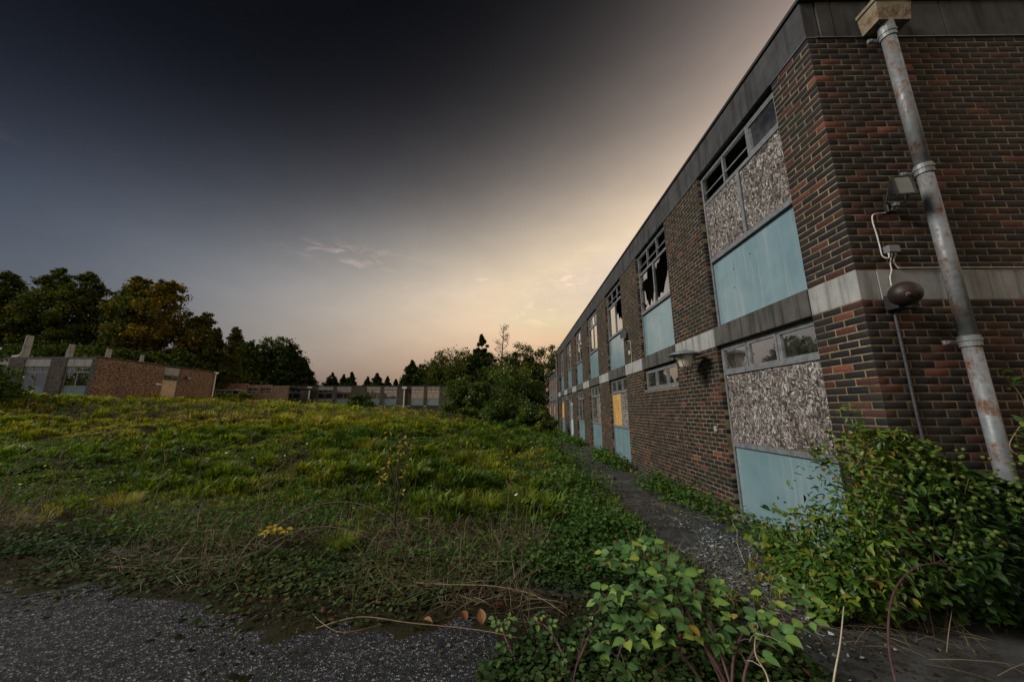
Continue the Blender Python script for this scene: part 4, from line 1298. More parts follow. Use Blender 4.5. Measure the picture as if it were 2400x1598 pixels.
def back_building():
    y = 52.0; zt, zb = 5.27, 2.13
    root = empty('rear_school_wing', (-20, y, 1.5), 'low rear wing with teal panels across the far side of the field', 'building')
    wins = [(-40.6, -38.2), (-37.6, -35.2), (-34.7, -32.25), (-29.72, -27.4), (-26.92, -24.68), (-22.38, -20.3), (-19.76, -17.75), (-15.64, -13.71), (-13.26, -11.37), (-9.4, -7.4), (-6.9, -4.9), (-2.8, -.8)]
    m = MB(); x = -44.0
    for a, b in wins:
        m.box(x, a, y, y + .3, 1.0, zt); x = b
    m.box(x, 4.6, y, y + .3, 1.0, zt)
    for a, b in wins: m.box(a + .001, b - .001, y + .01, y + .3, 1.0, zb)
    m.build('wall', MAT['brick_grey'], root)
    for k, (a, b) in enumerate(wins):
        MB().cbox(a + .003, b - .003, y + .03, y + .3, 4.68, 5.2, .01).build('fascia_panel', MAT['conc_pale'], root)
        MB().cbox(a + .003, b - .003, y - .02, y + .2, zb + .003, zb + .22, .01).build('sill', MAT['conc_fascia'], root)
        simple_window(root, (0, y, 0), (1, 0, 0), (0, -1, 0), a + .01, b - .01, 2.37, 4.67, 2.37, 3.36, 4.22, 3, curtain=k < 5)
    px = -44.0
    for a, b in wins:
        if a - px > .3: MB().cbox(px + .004, a - .004, y - .012, y + .1, zb + .02, zb + .23, .008).build('band_block', MAT['conc_pale'], root)
        px = b
    MB().box(-44, 4.6, y + .3, y + 9, 4.95, 5.2).build('roof', MAT['coping'], root)
    MB().box(-44, 4.6, y - .03, y + .3, zt, zt + .06).build('coping', MAT['coping'], root)
    m = MB(); m.box(-44, 4.6, y + 4, y + 4.1, 1.5, 4.95); m.build('interior_wall', MAT['interior'], root)
    MB().box(-44, 4.6, y + 8.7, y + 9, 1, 4.95).build('rear_wall', MAT['brick_grey'], root)
    for x, lab in ((-16.6, 'tall white downpipe on the rear wing right of the round bush'), (-30.9, 'white downpipe on the ivy-grown left part of the rear wing')):
        t = empty('downpipe', (x, y, 1.4), lab, 'downpipe')
        MB().tube([(x, y - .09, 1.4), (x, y - .09, 4.8)], .08, 8).build('pipe', MAT['whitepaint'], t)
        MB().cbox(x - .32, x + .32, y - .3, y - .002, 4.8, 5.1, .02).build('hopper', MAT['whitepaint'], t)
    # two-storey wing beyond the long block
    XW = 5.0
    root = empty('far_two_storey_wing', (XW, 38, 0), 'set-back two-storey wing beyond the far end of the long block', 'building')
    m = MB(); ys = [28, 36, 38, 38.9, 40.8, 41.7, 43.6, 44.5, 46.4, 47.3, 49.2, 50.1, 51.9]
    for a, b in zip(ys[0::2], ys[1::2]): m.box(XW, XW + .3, a, b, -.3, 2.66); m.box(XW, XW + .3, a, b, 2.98, 5.85)
    m.box(XW, 10, 28, 28.3, -.3, 5.8)
    m.build('wall', MAT['brick_warm'], root)
    MB().cbox(XW - .01, XW + .3, 28, 51.9, 2.662, 2.978, .01).build('band_block', MAT['conc_fascia'], root)
    MB().cbox(XW - .01, XW + .3, 28, 51.9, 5.852, 6.36, .01).build('fascia_panel', MAT['conc_fascia'], root)
    for k, (a, b) in enumerate(zip(ys[1::2], ys[2::2])):
        simple_window(root, (XW, 0, 0), (0, 1, 0), (-1, 0, 0), a + .01, b - .01, 2.99, 5.84, 3, 4.1, 5.25, 3)
        w = simple_window(root, (XW, 0, 0), (0, 1, 0), (-1, 0, 0), a + .01, b - .01, .0, 2.65, 0, 1.05, 2.15, 3)
        if k % 2 == 1: MB().box(XW + .03, XW + .05, a + .1, a + .95, 1.12, 2.1).build('board', MAT['osb_new'], w)
    m = MB(); m.box(XW + 3, XW + 3.1, 28.3, 51.9, 0, 5.8); m.build('interior_wall', MAT['interior'], root)
    MB().box(XW + .3, 12, 28, 51.9, 5.9, 6.1).build('roof', MAT['coping'], root)


back_building()

# ------------------------------------------------------------------ trees
LEAF_V = np.array([(0, 0, 0), (.36, .5, .10), (0, 1, 0), (-.36, .5, .10)]); LEAF_F = np.array([(0, 1, 2), (0, 2, 3)])


def leaf_cloud(g, cl, cr, per, size, tint0, tvar=.22, flat=0.):
    """leaves in clumps. cl (n,3), cr (n,) radii"""
    n = len(cl); k = n * per
    d = g.normal(size=(k, 3)); d /= np.linalg.norm(d, axis=1)[:, None]
    rr = g.random(k) ** .45 * np.where(g.random(k) < .2, 1.7, 1.)
    P = np.repeat(cl, per, 0) + d * (np.repeat(cr, per) * rr)[:, None] * np.array([1, 1, .8])
    Rm = rotm(g.uniform(0, 6.283, k), g.normal(0, .7, k) * (1 - flat), g.normal(0, .7, k) * (1 - flat))
    ct = np.repeat(tint0, per)
    return inst(LEAF_V - np.array([0, .5, 0]), LEAF_F, P, Rm, size * g.uniform(.6, 1.35, k), np.clip(ct + g.normal(0, tvar, k), 0, 1))


def limbs(m, r, base, H, tips, r0):
    """trunk plus limbs reaching towards some clumps"""
    bx = Vector(base)
    tr = [bx + Vector((r.uniform(-.02, .02) * H * t, r.uniform(-.02, .02) * H * t, H * t)) for t in (-.02, .15, .35, .55, .75, .9)]
    m.tube(tr, [r0 * 1.25, r0, r0 * .8, r0 * .58, r0 * .35, r0 * .14], 8)
    for p in tips:
        p = Vector(p); h = max(.12, min(.8, (p.z - bx.z) / H - .15))
        k = h * (len(tr) - 1); i = min(int(k / .9), len(tr) - 2)
        s = tr[i].lerp(tr[i + 1], r.random())
        mid = s.lerp(p, .5) + Vector((0, 0, -.04 * H * r.random()))
        m.tube([s, mid, p], [r0 * .32, r0 * .2, r0 * .06], 5)


def tree(name, kind, x, y, top, rad, size, label, group, mat, seed, per=None, base=None, ncl=None, tint=.45, cat='tree', low=.1):
    g = np.random.default_rng(seed); r = random.Random(seed)
    z0 = float(ht(x, y)) if base is None else base
    H = top - z0
    root = empty(name, (x, y, z0), label, cat, group)
    if kind == 'poplar':
        n = ncl or 300; t = np.sort(g.uniform(.04, 1.0, n))
        rp = rad * np.minimum(1, (1.03 - t) * 3.0) ** .6 * np.minimum(1, t * 2.2 + .3)
        a = g.uniform(0, 6.283, n); q = rp * g.uniform(.2, 1.0, n) * .85
        cl = np.stack([q * np.cos(a), q * np.sin(a), t * H * .965 * (1 + .035 * np.sin(3 * a + seed) * (t > .8))], -1); cr = g.uniform(.18, .5, n) * rad * .62
        cr *= np.minimum(1, .35 + (1 - t) * 3)
        per = per or 95
    elif kind == 'broad':
        n = ncl or 190; d = g.normal(size=(n, 3)); d[:, 2] = np.abs(d[:, 2]) * 1.0 - .3; d /= np.linalg.norm(d, axis=1)[:, None]
        q = g.uniform(.5, 1.0, n)
        hz = H * (1 - low) / 2
        cl = np.stack([d[:, 0] * rad * q, d[:, 1] * rad * q, H * low + hz * .55 + d[:, 2] * q * (H - H * low - hz * .55) * .93], -1)
        cr = g.uniform(.10, .27, n) * rad
        per = int((per or 90) * .7)
    elif kind == 'conifer':
        n = ncl or 170; u = 1 - np.sqrt(g.random(n)); u[:60] = g.uniform(.55, 1.0, 60); t = low + (1 - low) * u
        rp = rad * (1.0 - u) ** .85 * (1 + .16 * np.sin(u * 31 + g.uniform(0, 6)))
        a = g.uniform(0, 6.283, n); q = rp * g.uniform(.45, 1.0, n)
        cl = np.stack([q * np.cos(a), q * np.sin(a), t * H - q * .12], -1); cr = np.clip(.24 * rp * g.uniform(.7, 1.3, n), .028 * rad, .26 * rad)
        per = per or 60
    else:  # shrub
        n = ncl or 60; d = g.normal(size=(n, 3)); d[:, 2] = np.abs(d[:, 2]); d /= np.linalg.norm(d, axis=1)[:, None]
        q = g.uniform(.35, 1., n)
        lump = 1 + .18 * np.sin(3 * np.arctan2(d[:, 1], d[:, 0]) + seed)
        cl = np.stack([d[:, 0] * rad * q * lump, d[:, 1] * rad * q * lump, d[:, 2] * H * q * .92], -1); cr = g.uniform(.16, .3, n) * min(rad, H)
        per = per or 80
    tb = np.clip(tint + g.normal(0, .16, n), 0, 1)
    V, F, T = leaf_cloud(g, cl, cr, per, size, tb)
    V[:, 2] = np.maximum(V[:, 2], .02)
    c = mesh_np('crown', V, F, MAT[mat], tint=T, parent=root)
    m = MB()
    ti = r.sample(range(n), min(n, 12 if kind != 'conifer' else 4))
    if kind == 'shrub':
        for k in ti: m.tube([(r.uniform(-.2, .2) * rad, r.uniform(-.2, .2) * rad, -.05), tuple(cl[k] * .55), tuple(cl[k])], [.05, .035, .012], 5)
        m.build('stem', MAT['bark'], root, o=(0, 0, 0))
    else:
        limbs(m, r, (0, 0, 0), H, [cl[k] for k in ti], max(.10, H * .016))
        m.build('trunk', MAT['bark'], root, o=(0, 0, 0))
    return root


def trees():
    G1 = 'tall trees behind the left building'
    P = [(-74.0, 46, 19.2, 'leftmost tall green tree, cut off by the picture edge'), (-69.2, 44, 20.2, 'second tall green tree from the left edge'), (-65.4, 45, 18.4, 'shorter tree between two taller ones on the far left'),
         (-62.4, 44, 20.7, 'tall pointed green tree above the second roof flue'), (-58.2, 44, 20.2, 'broad tall green tree above the left brick corner'), (-54.9, 46, 18.9, 'tall green tree half hidden in the middle of the left row'),
         (-50.9, 44, 19.3, 'tall olive tree just left of the orange one'), (-46.9, 44, 19.2, 'tall tree turning orange at the right of the left row'), (-42.3, 45, 14.6, 'smaller olive tree right of the orange tree'),
         (-39.4, 44, 12.4, 'slim pointed tree beside the boarded wing, left of a pair'), (-37.2, 44.5, 12.7, 'slim pointed tree, right of a pair')]
    for k, (x, y, top, lab) in enumerate(P):
        orange = k == 7
        rad = 3.5 if k < 8 else (2.7 if k == 8 else 1.4)
        tree('poplar_tree', 'poplar', x, y, top, rad, .31 if k < 9 else .24, lab, G1, 'orange' if orange else 'poplar', 100 + k, per=66 if k < 9 else 34, tint=.38 if orange else (.28 + .05 * k if k < 9 else .5))
    G2 = 'dark broad trees behind the left building'
    for k, (x, y, top, rad, lab) in enumerate([(-68, 40, 9.5, 4.5, 'low dark tree under the tall row at the far left'), (-60.5, 40, 9.2, 4.5, 'dark bushy tree behind the leftmost flue'), (-53, 40, 9.8, 4.6, 'green bushy tree behind the second flue'),
                                          (-46.5, 39.5, 9.0, 4.2, 'dark bushy tree behind the brick wall and flues'), (-40.8, 41, 8.6, 3.6, 'dark bushy tree behind the boarded door wing'), (-76, 42, 10, 5, 'dark tree mass at the left picture edge')]):
        tree('broadleaf_tree', 'broad', x, y, top, rad, .34, lab, G2, 'broad', 200 + k, tint=.38, low=.05)
    G3 = 'round trees behind the rear wing'
    for k, (x, y, top, rad, mat, kind, lab) in enumerate([(-50.5, 58, 11.2, 4.2, 'broad', 'broad', 'dark round tree right of the slim pair'), (-45.5, 58, 13.6, 4.6, 'broad', 'broad', 'tall round tree with brownish crown left of the gap'), (-41.5, 60, 14.9, 4.8, 'broad', 'broad', 'tallest round tree at the left side of the sky gap'),
                                                      (-38.0, 57, 12.6, 4.0, 'conifer', 'conifer', 'dense dark evergreen at the left side of the sky gap'), (-35.0, 57, 9.4, 3.0, 'conifer', 'conifer', 'lower dark evergreen sloping to the sky gap'), (-43, 55, 8.0, 4.0, 'broad', 'broad', 'low dark tree behind the ivy-grown rear wing')]):
        tree('broadleaf_tree' if kind == 'broad' else 'evergreen_tree', kind, x, y, top, rad, .40, lab, G3, mat, 300 + k, per=100 if kind == 'broad' else 95, ncl=None if kind == 'broad' else 200, tint=.42)
    G4 = 'distant conifers in the sky gap'
    for k, (x, top, rad, lab) in enumerate([(-48.0, 11.3, 3.6, 'leftmost distant conifer in the sky gap'), (-45.0, 10.9, 2.3, 'narrow distant conifer, second in the sky gap'), (-42.9, 11.5, 3.2, 'pointed distant conifer, third in the sky gap'), (-38.6, 10.2, 2.6, 'small distant conifer, fourth in the sky gap'),
                                       (-36.2, 11.2, 4.0, 'wide distant conifer in the middle of the sky gap'), (-33.4, 10.3, 2.6, 'distant conifer right of the wide one'), (-31.2, 9.6, 2.8, 'low distant conifer near the right of the sky gap'), (-29.3, 10.8, 2.6, 'rightmost distant conifer in the sky gap'), (-26.0, 9.6, 3.4, 'distant conifer against the right-hand trees')]):
        tree('conifer_tree', 'conifer', x, 90, top, rad, .46, lab, G4, 'conifer', 400 + k, per=60, ncl=150, tint=.4, low=.04)
    G5 = 'mixed trees behind the right end of the rear wing'
    tree('conifer_tree', 'conifer', -19.6, 65, 11.0, 4.6, .36, 'small pointed conifer at the right edge of the sky gap', G5, 'conifer', 500, per=90, ncl=240, low=.02)
    tree('broadleaf_tree', 'broad', -15.6, 66, 11.6, 4.6, .38, 'small dark tree right of the pointed conifer', G5, 'broad', 501, tint=.35)
    tree('broadleaf_tree', 'broad', -10.9, 65, 13.9, 6.0, .40, 'large round brownish tree behind the rear wing', G5, 'broad', 502, tint=.62, low=.22)
    tree('conifer_tree', 'conifer', -6.4, 64, 15.7, 6.0, .36, 'tall dark conifer left of the bare tree', G5, 'conifer', 503, per=110, ncl=320, low=.02)
    tree('broadleaf_tree', 'broad', 1.6, 66, 15.8, 3.9, .32, 'thin-leaved tree right of the bare tree', G5, 'broad', 505, per=60, tint=.4, low=.3)
    tree('broadleaf_tree', 'broad', 6.9, 64, 14.6, 5.0, .38, 'leafy tree rising beside the far end of the long block', G5, 'shrub', 506, tint=.30, ncl=170)
    tree('broadleaf_tree', 'broad', -1.5, 60, 11.5, 5.6, .40, 'dark round tree below the bare tree', G5, 'broad', 507, tint=.35, low=.05)
    # bare tree
    r = random.Random(12); x, y = -2.3, 62; z0 = float(ht(x, y)); top = 17.2
    t = empty('bare_tree', (x, y, z0), 'bare branched tree standing above the dark trees', 'tree')
    m = MB(); H = top - z0
    tr = [Vector((.15 * math.sin(k), .1 * math.cos(k * 2), H * k / 8)) for k in range(9)]
    m.tube(tr, [.28, .25, .23, .2, .17, .14, .10, .06, .03], 7); m.build('trunk', MAT['bark'], t, o=(0, 0, 0))
    for k in range(26):
        u = .42 + .56 * k / 26; s = tr[min(7, int(u * 8))].lerp(tr[min(8, int(u * 8) + 1)], (u * 8) % 1)
        a = r.uniform(0, 6.28); L = (1.15 - u) * 4.6 * r.uniform(.7, 1.1) * (1 if u > .5 else .8)
        e = s + Vector((math.cos(a) * L, math.sin(a) * L, L * r.uniform(.25, .7)))
        b = MB(); mid = s.lerp(e, .55) + Vector((0, 0, -.15 * L))
        b.tube([s, mid, e], [.07, .05, .03], 5)
        for q in range(6):
            f = r.uniform(.35, 1); p = s.lerp(mid, f * 2) if f < .5 else mid.lerp(e, f * 2 - 1)
            d = Vector((r.uniform(-1, 1), r.uniform(-1, 1), r.uniform(.1, 1))) * r.uniform(.4, 1.0)
            b.tube([p, p + d * .6, p + d + Vector((0, 0, .2))], [.03, .025, .018], 4)
        b.build('branch', MAT['bark'], t, o=(0, 0, 0))
    g = np.random.default_rng(9)
    for (dx, dz) in ((1.6, 10.2), (-1.2, 8.2), (2.3, 11.4), (1.1, 9.2), (.2, 8.8)):
        V, F, T = leaf_cloud(g, np.array([[dx, 0, dz]]), np.array([.45]), 60, .3, np.array([.2]))
        mesh_np('leaf_clump', V, F, MAT['conifer'], tint=T, parent=t)
    # big shrubs
    G6 = 'large shrubs around the field'
    S = [(-6.0, 38, 5.9, 2.0, 'dark shrub at the right end of the rear wing'), (-3.9, 37, 5.2, 2.1, 'dense green shrub left of the tallest shrub'), (-1.0, 38, 7.9, 3.4, 'tallest spreading shrub on the right of the field'),
         (1.4, 39, 7.0, 2.6, 'tall green shrub next to the far wing'), (-1.6, 31, 3.4, 1.7, 'mid-height shrub in front of the spreading shrub'), (1.3, 29.5, 3.2, 1.6, 'leafy shrub near the far downpipe of the block'),
         (-4.6, 34, 2.4, 1.2, 'low yellow-green shrub at the right of the rear wing'), (1.9, 22.6, 1.9, .85, 'small leafy bush against the far part of the long wall'), (-30.3, 18.6, 5.1, 2.7, 'dark shrub hiding the left end of the brick wing'), (-34.5, 20.0, 5.3, 2.8, 'dark shrub at the left picture edge')]
    for k, (x, y, top, rad, lab) in enumerate(S):
        d = math.hypot(x, y); yel = k in (6, 7)
        tree('shrub', 'shrub', x, y, top, rad, max(.13, .0058 * d), lab, G6, 'shrub', 600 + k, per=120, ncl=100 if rad > 1.8 else 50, tint=.62 if yel else (.3 if k > 7 else .42), cat='shrub')
    G7 = 'bushes in front of the rear wing'
    S = [(-20.9, 47.5, 4.0, 2.0, .34, 'round dark bush in front of the rear wing'), (-33.6, 46, 4.6, 1.4, .45, 'ragged ivy bush by the left of the rear wing'), (-36.4, 45.5, 4.4, 1.3, .5, 'tall ragged bush beside the link building'), (-30.6, 46, 3.3, 1.5, .5, 'low bramble clump under the left downpipe'),
         (-28.0, 45.5, 3.0, 1.4, .45, 'low bramble clump left of the teal panels'), (-25.0, 46, 2.8, 1.3, .55, 'low bramble clump beside the round bush'), (-8.6, 47, 3.2, 1.5, .6, 'yellowish shrub at the right end of the rear wing'), (-33.5, 40, 3.6, 1.6, .45, 'spreading bramble clump before the link building'), (-28.6, 36.0, 3.5, 1.2, .5, 'weeds at the far corner of the brick wing'), (-24.5, 41, 2.9, 1.8, .5, 'wide low bramble clump in front of the rear wing')]
    for k, (x, y, top, rad, ti, lab) in enumerate(S):
        tree('bush', 'shrub', x, y, top, rad, .27, lab, G7, 'shrub', 700 + k, per=80, ncl=55, tint=ti, cat='bush')


trees()

# ------------------------------------------------------------------ meadow
_F = 807.78; _c, _s = math.cos(R(11.423)), math.sin(R(11.423)); _cy, _sy = math.cos(R(.556)), math.sin(R(.556))


def ground_at(u, v):
    """where a sight line of the photograph meets the real ground"""
    dx = (u - 1200) / _F; dy = (799 - v) / _F
    f = _c - dy * _s; up = dy * _c + _s
    d = np.array([dx * _cy - f * _sy, dx * _sy + f * _cy, up])
    t = .5
    while t < 90:
        p = d * t
        if EYE + p[2] < float(ht(p[0], p[1])): break
        t *= 1.01
    return float(p[0]), float(p[1])


def vnoise(x, y, s, seed=0):
    g = np.random.default_rng(seed); b = 0
    for k in range(7):
        a = g.uniform(0, 6.283); f = s * g.uniform(.6, 1.9); b = b + np.sin((x * np.cos(a) + y * np.sin(a)) * f + g.uniform(0, 6.28) + 1.3 * np.sin(x * f * .37 + y * f * .23))
    return b / 2.6


def tuft(g, n, spread, w, lean):
    V, F = [], []
    for k in range(n):
        a = g.uniform(0, 6.283); r = spread * g.random() ** .5; bx, by = r * math.cos(a), r * math.sin(a)
        ld = g.uniform(0, 6.283); L = g.uniform(.3, 1) * lean; h = g.uniform(.55, 1.05); ww = w * g.uniform(.7, 1.2)
        if r > 0: ld = a + g.normal(0, .6)
        dx, dy = math.cos(ld), math.sin(ld); px, py = -dy * ww, dx * ww
        i = len(V)
        V += [(bx - px, by - py, -.05), (bx + px, by + py, -.05), (bx - px * .75 + dx * L * .35, by - py * .75 + dy * L * .35, h * .6), (bx + px * .75 + dx * L * .35, by + py * .75 + dy * L * .35, h * .6), (bx + dx * L, by + dy * L, h * (1 - .35 * L))]
        F += [(i, i + 1, i + 3), (i, i + 3, i + 2), (i + 2, i + 3, i + 4)]
    return np.array(V), np.array(F)


def in_view(x, y, m=.12):
    return np.abs(x / np.maximum(y, .3)) < 1.55 + m


def meadow():
    g = np.random.default_rng(31)
    parts = []
    bands = [(3.4, 9, -18, 1.7, 190, 12, .021, .06, .19), (9, 18, -36, 1.6, 85, 10, .022, .10, .26), (18, 32, -44, 1.4, 34, 8, .026, .16, .36), (32, 52, -32, 3.2, 13, 7, .034, .26, .5)]
    for (ya, yb, xa, xb, dens, nb, w, h0, h1) in bands:
        n = int((yb - ya) * (xb - xa) * dens)
        x, y = g.uniform(xa, xb, n), g.uniform(ya, yb, n)
        s = y - kerb_y(x)
        pn = vnoise(x, y, .9, 3); fine = vnoise(x, y, 2.6, 5)
        keep = (in_view(x, y) | (in_view(x, y, 1.3) & (g.random(n) < .3))) & (s > .25) & ((g.random(n) < smooth(.4, 2.8, s) * .93 + .07) & (pn + .5 * fine > -1.15 - 1.2 * smooth(3, 6, s) + g.random(n) * .5))
        hm = np.abs(np.sin(x * 2.1 + .9 * np.sin(y * 1.3)) * np.sin(y * 2.4 + 1.1 * np.sin(x * 1.1 + 2)))
        keep &= (hm + .25 * fine > .10) | (g.random(n) < .18) | (y > 24)
        keep &= ~((x < -29.3) & (y > 23.5)) & ~((x > 1.0) & (g.random(n) < .5))
        x, y, pn, s, fine = x[keep], y[keep], pn[keep], s[keep], fine[keep]
        n = len(x); z = ht(x, y)
        hum = np.abs(np.sin(x * 2.1 + .9 * np.sin(y * 1.3)) * np.sin(y * 2.4 + 1.1 * np.sin(x * 1.1 + 2)))
        hgt = g.uniform(h0, h1, n) * (1 + .5 * np.clip(pn + .5 * fine, -1, 1.2)) * (.45 + 1.0 * hum) * (.5 + .5 * smooth(.3, 3.2, s))
        far = smooth(8, 20, y) * smooth(4, -14, x)
        yel = np.clip(.20 + .10 * (hum - .4) - .09 * pn + .13 * vnoise(x, y, .35, 9) + .10 * fine + .30 * far + .22 * smooth(2.5, .3, s) + g.normal(0, .13, n), 0, 1)
        pk = g.integers(0, 5, n)
        for k in range(5):
            tv, tf = tuft(np.random.default_rng(50 + k), nb, .35, w / .25, .75 if k < 3 else 1.0)
            q = pk == k
            if not q.any(): continue
            c = q.sum()
            parts.append(inst(tv, tf, np.stack([x[q], y[q], z[q]], -1), rotm(g.uniform(0, 6.283, c), g.normal(0, .12, c), g.normal(0, .12, c)), hgt[q] , yel[q]))
    V, F, T = join(parts)
    o = mesh_np('grass', V, F, MAT['grass'], tint=T); tag(o, 'rough green and yellow grass covering the field', 'grass', kind='stuff')
    # low leafy herbs between the grass
    n = 30000
    y = 3.4 + 19 * g.random(n) ** 1.4; x = g.uniform(-1.55, .5, n) * y; x = np.where(x > 1.8, g.uniform(-3, 1.7, n), x)
    s = y - kerb_y(x); pn = vnoise(x, y, 1.1, 21)
    q = (s > .2) & (pn > -.5 + g.random(n) * .7) & (x < 1.75)
    x, y, pn = x[q], y[q], pn[q]; n = len(x)
    base = np.stack([x, y, ht(x, y) + g.uniform(.01, .10, n)], -1)
    P = np.repeat(base, 4, 0) + g.normal(0, .035, (n * 4, 3)) * np.array([1, 1, .5])
    k = len(P)
    V, F, T = inst(LEAF_V, LEAF_F, P, rotm(g.uniform(0, 6.283, k), g.normal(.15, .35, k), g.normal(0, .4, k)), np.repeat(.035 + .004 * y, 4) * g.uniform(.6, 1.3, k), np.clip(.45 + .15 * np.repeat(pn, 4) + g.normal(0, .18, k), 0, 1))
    o = mesh_np('creeping_herbs', V, F, MAT['herb'], tint=T); tag(o, 'low leafy weeds creeping through the grass', 'weeds', kind='stuff')
    # brambly weeds along the path and the foot of the long wall
    n = 4200
    side = g.random(n) < .5
    y = 4.3 + 24 * g.random(n) ** 1.25
    x = np.where(side, 1.15 + g.normal(0, .42, n), 3.12 - np.abs(g.normal(0, .26, n)))
    pn = vnoise(x, y, 1.3, 33)
    q = (pn > -.05 + .5 * (~side)) & (x < 3.36)
    x, y, pn, side = x[q], y[q], pn[q], side[q]; n = len(x)
    hh = np.where(side, .28, .26) * np.clip(.6 + .6 * pn, .2, 1.6)
    base = np.stack([x, y, ht(x, y) + hh * g.random(n)], -1)
    P = np.repeat(base, 6, 0) + g.normal(0, .06, (n * 6, 3)); k = len(P); P[:, 2] = np.maximum(P[:, 2], .015); P[:, 0] = np.minimum(P[:, 0], 3.37)
    V, F, T = inst(LEAF_V, LEAF_F, P, rotm(g.uniform(0, 6.283, k), g.normal(.1, .4, k), g.normal(0, .4, k)), np.repeat(.055 + .0035 * y, 6) * g.uniform(.6, 1.3, k), np.clip(.4 + .2 * np.repeat(pn, 6) + g.normal(0, .2, k), 0, 1))
    V[:, 0] = np.minimum(V[:, 0], 3.375)
    o = mesh_np('path_weeds', V, F, MAT['herb'], tint=T); tag(o, 'leafy weeds lining the path below the long wall', 'weeds', kind='stuff')
    n = 260
    x = g.uniform(1.6, 3.3, n); y = 3.3 + 20 * g.random(n) ** 1.6
    q = (vnoise(x, y, 2.2, 61) > .1) & ~((x > 3.2) & (y < 3.4)); x, y = x[q], y[q]; n = len(x)
    tv, tf = tuft(np.random.default_rng(61), 12, .4, .07, .9)
    V, F, T = inst(tv, tf, np.stack([x, y, np.full(n, .01)], -1), rotm(g.uniform(0, 6.28, n), g.normal(0, .1, n), g.normal(0, .1, n)), g.uniform(.04, .14, n), np.clip(g.normal(.45, .2, n), 0, 1))
    o = mesh_np('path_grass', V, F, MAT['grass'], tint=T); tag(o, 'small grass sprigs growing from the path beside the wall', 'grass', kind='stuff')
    # ground ivy and moss creeping over kerb and asphalt
    n = 44000
    x = g.uniform(-9.5, 1.9, n); s = -np.abs(g.normal(0, .40, n)) + .22
    y = kerb_y(x) + s
    xr = g.uniform(-.25, 1.9, n); yr = g.uniform(1.75, 4.1, n); q = g.random(n) < .45
    x = np.where(q, xr, x); y = np.where(q, yr, y)
    pn = vnoise(x, y, 2.2, 41); edge = np.where(q, 0, -(y - kerb_y(x)))
    kp = (pn > -1.1 - .7 * smooth(-3.2, -4.2, x) + edge * 1.6 + g.random(n) * .4) & ~((x > 1.5) & (y > 2.9) & (g.random(n) < .75)) & in_view(x, y)
    x, y, pn = x[kp], y[kp], pn[kp]; n = len(x)
    P = np.stack([x, y, ht(x, y) + .012 + g.random(n) ** 2 * .06], -1)
    k = n
    hexv = np.array([(0, -.1, 0)] + [(.5 * math.sin(a), .42 - .5 * math.cos(a), .05 * abs(math.sin(a))) for a in np.linspace(.3, 5.98, 6)]); hexf = np.array([(0, i, i + 1) for i in range(1, 6)])
    V, F, T = inst(hexv, hexf, P, rotm(g.uniform(0, 6.283, k), g.normal(.1, .3, k), g.normal(0, .3, k)), g.uniform(.018, .048, k), np.clip(.40 + .15 * pn + g.normal(0, .22, k), 0, 1))
    o = mesh_np('ground_ivy', V, F, MAT['ivy'], tint=T); tag(o, 'dark ivy leaves creeping over the kerb and asphalt edge', 'ivy', kind='stuff')
    # leaf litter over the bare soil
    n = 52000
    x = g.uniform(-9.5, 1.8, n); s = g.uniform(-.95, 1.9, n); y = kerb_y(x) + s
    q = g.random(n) < .3; x = np.where(q, g.uniform(-.6, 3.2, n), x); y = np.where(q, g.uniform(1.6, 7, n), y)
    kp = in_view(x, y) & ~((x > 3.25) & (y > 3.1)) & ~((x > 1.8) & (g.random(n) < .6)) & ((ht(x, y) > .012) | (x > 1.8) | (g.random(n) < .10)); x, y = x[kp], y[kp]; n = len(x)
    V, F, T = inst(LEAF_V, LEAF_F, np.stack([x, y, ht(x, y) + .006 + .012 * g.random(n)], -1), rotm(g.uniform(0, 6.28, n), g.normal(0, .35, n), g.normal(0, .35, n)), g.uniform(.010, .034, n), g.random(n) ** 1.6)
    o = mesh_np('leaf_litter', V, F, MAT['litter'], tint=T); tag(o, 'brown leaf litter over the kerb side and path', 'litter', kind='stuff')
    # dead straw lying about
    n = 20000
    x = g.uniform(-9, 3.2, n); s = g.gamma(2.0, .62, n) - .55; y = kerb_y(x) + s
    q2 = g.random(n) < .3; x = np.where(q2, g.uniform(.0, 3.2, n), x); y = np.where(q2, 2.9 + 6 * g.random(n) ** 1.3, y)
    kp = in_view(x, y) & (y > 1.6) & ~((x > 1.6) & (g.random(n) < .7)) & (vnoise(x, y, 1.4, 55) > -.7) & ~((x > 3.2) & (y > 3.1)); x, y = x[kp], y[kp]; n = len(x)
    sv = np.array([(-.006, 0, 0), (.006, 0, 0), (-.006, .33, .05), (.006, .33, .05), (-.005, .66, .05), (.005, .66, .05), (0, 1, 0)]); sf = np.array([(0, 1, 3), (0, 3, 2), (2, 3, 5), (2, 5, 4), (4, 5, 6)])
    up = (g.random(n) < .22) * g.uniform(.5, 1.3, n)
    sc = g.uniform(.12, .45, n)
    V, F, T = inst(sv, sf, np.stack([x, y, ht(x, y) + g.uniform(.005, .05, n)], -1), rotm(g.uniform(0, 6.283, n), np.abs(g.normal(.05, .12, n)) + up, g.normal(0, .4, n)), np.stack([np.full(n, .33), sc, sc], -1), np.clip(g.normal(.36, .28, n), 0, 1))
    o = mesh_np('dry_straw', V, F, MAT['straw'], tint=T); tag(o, 'dead straw and stems littering the weedy kerb side', 'straw', kind='stuff')
    # moss cushions on the asphalt
    n = 2200
    x = g.uniform(-5.5, .2, n); y = g.uniform(1.2, 3.5, n); dd = kerb_y(x) - y
    q = in_view(x, y) & (vnoise(x, y, 2.0, 91) + .7 * vnoise(x, y, 6, 92) > .15 + dd * .35) & (dd > .05); x, y = x[q], y[q]; n = len(x)
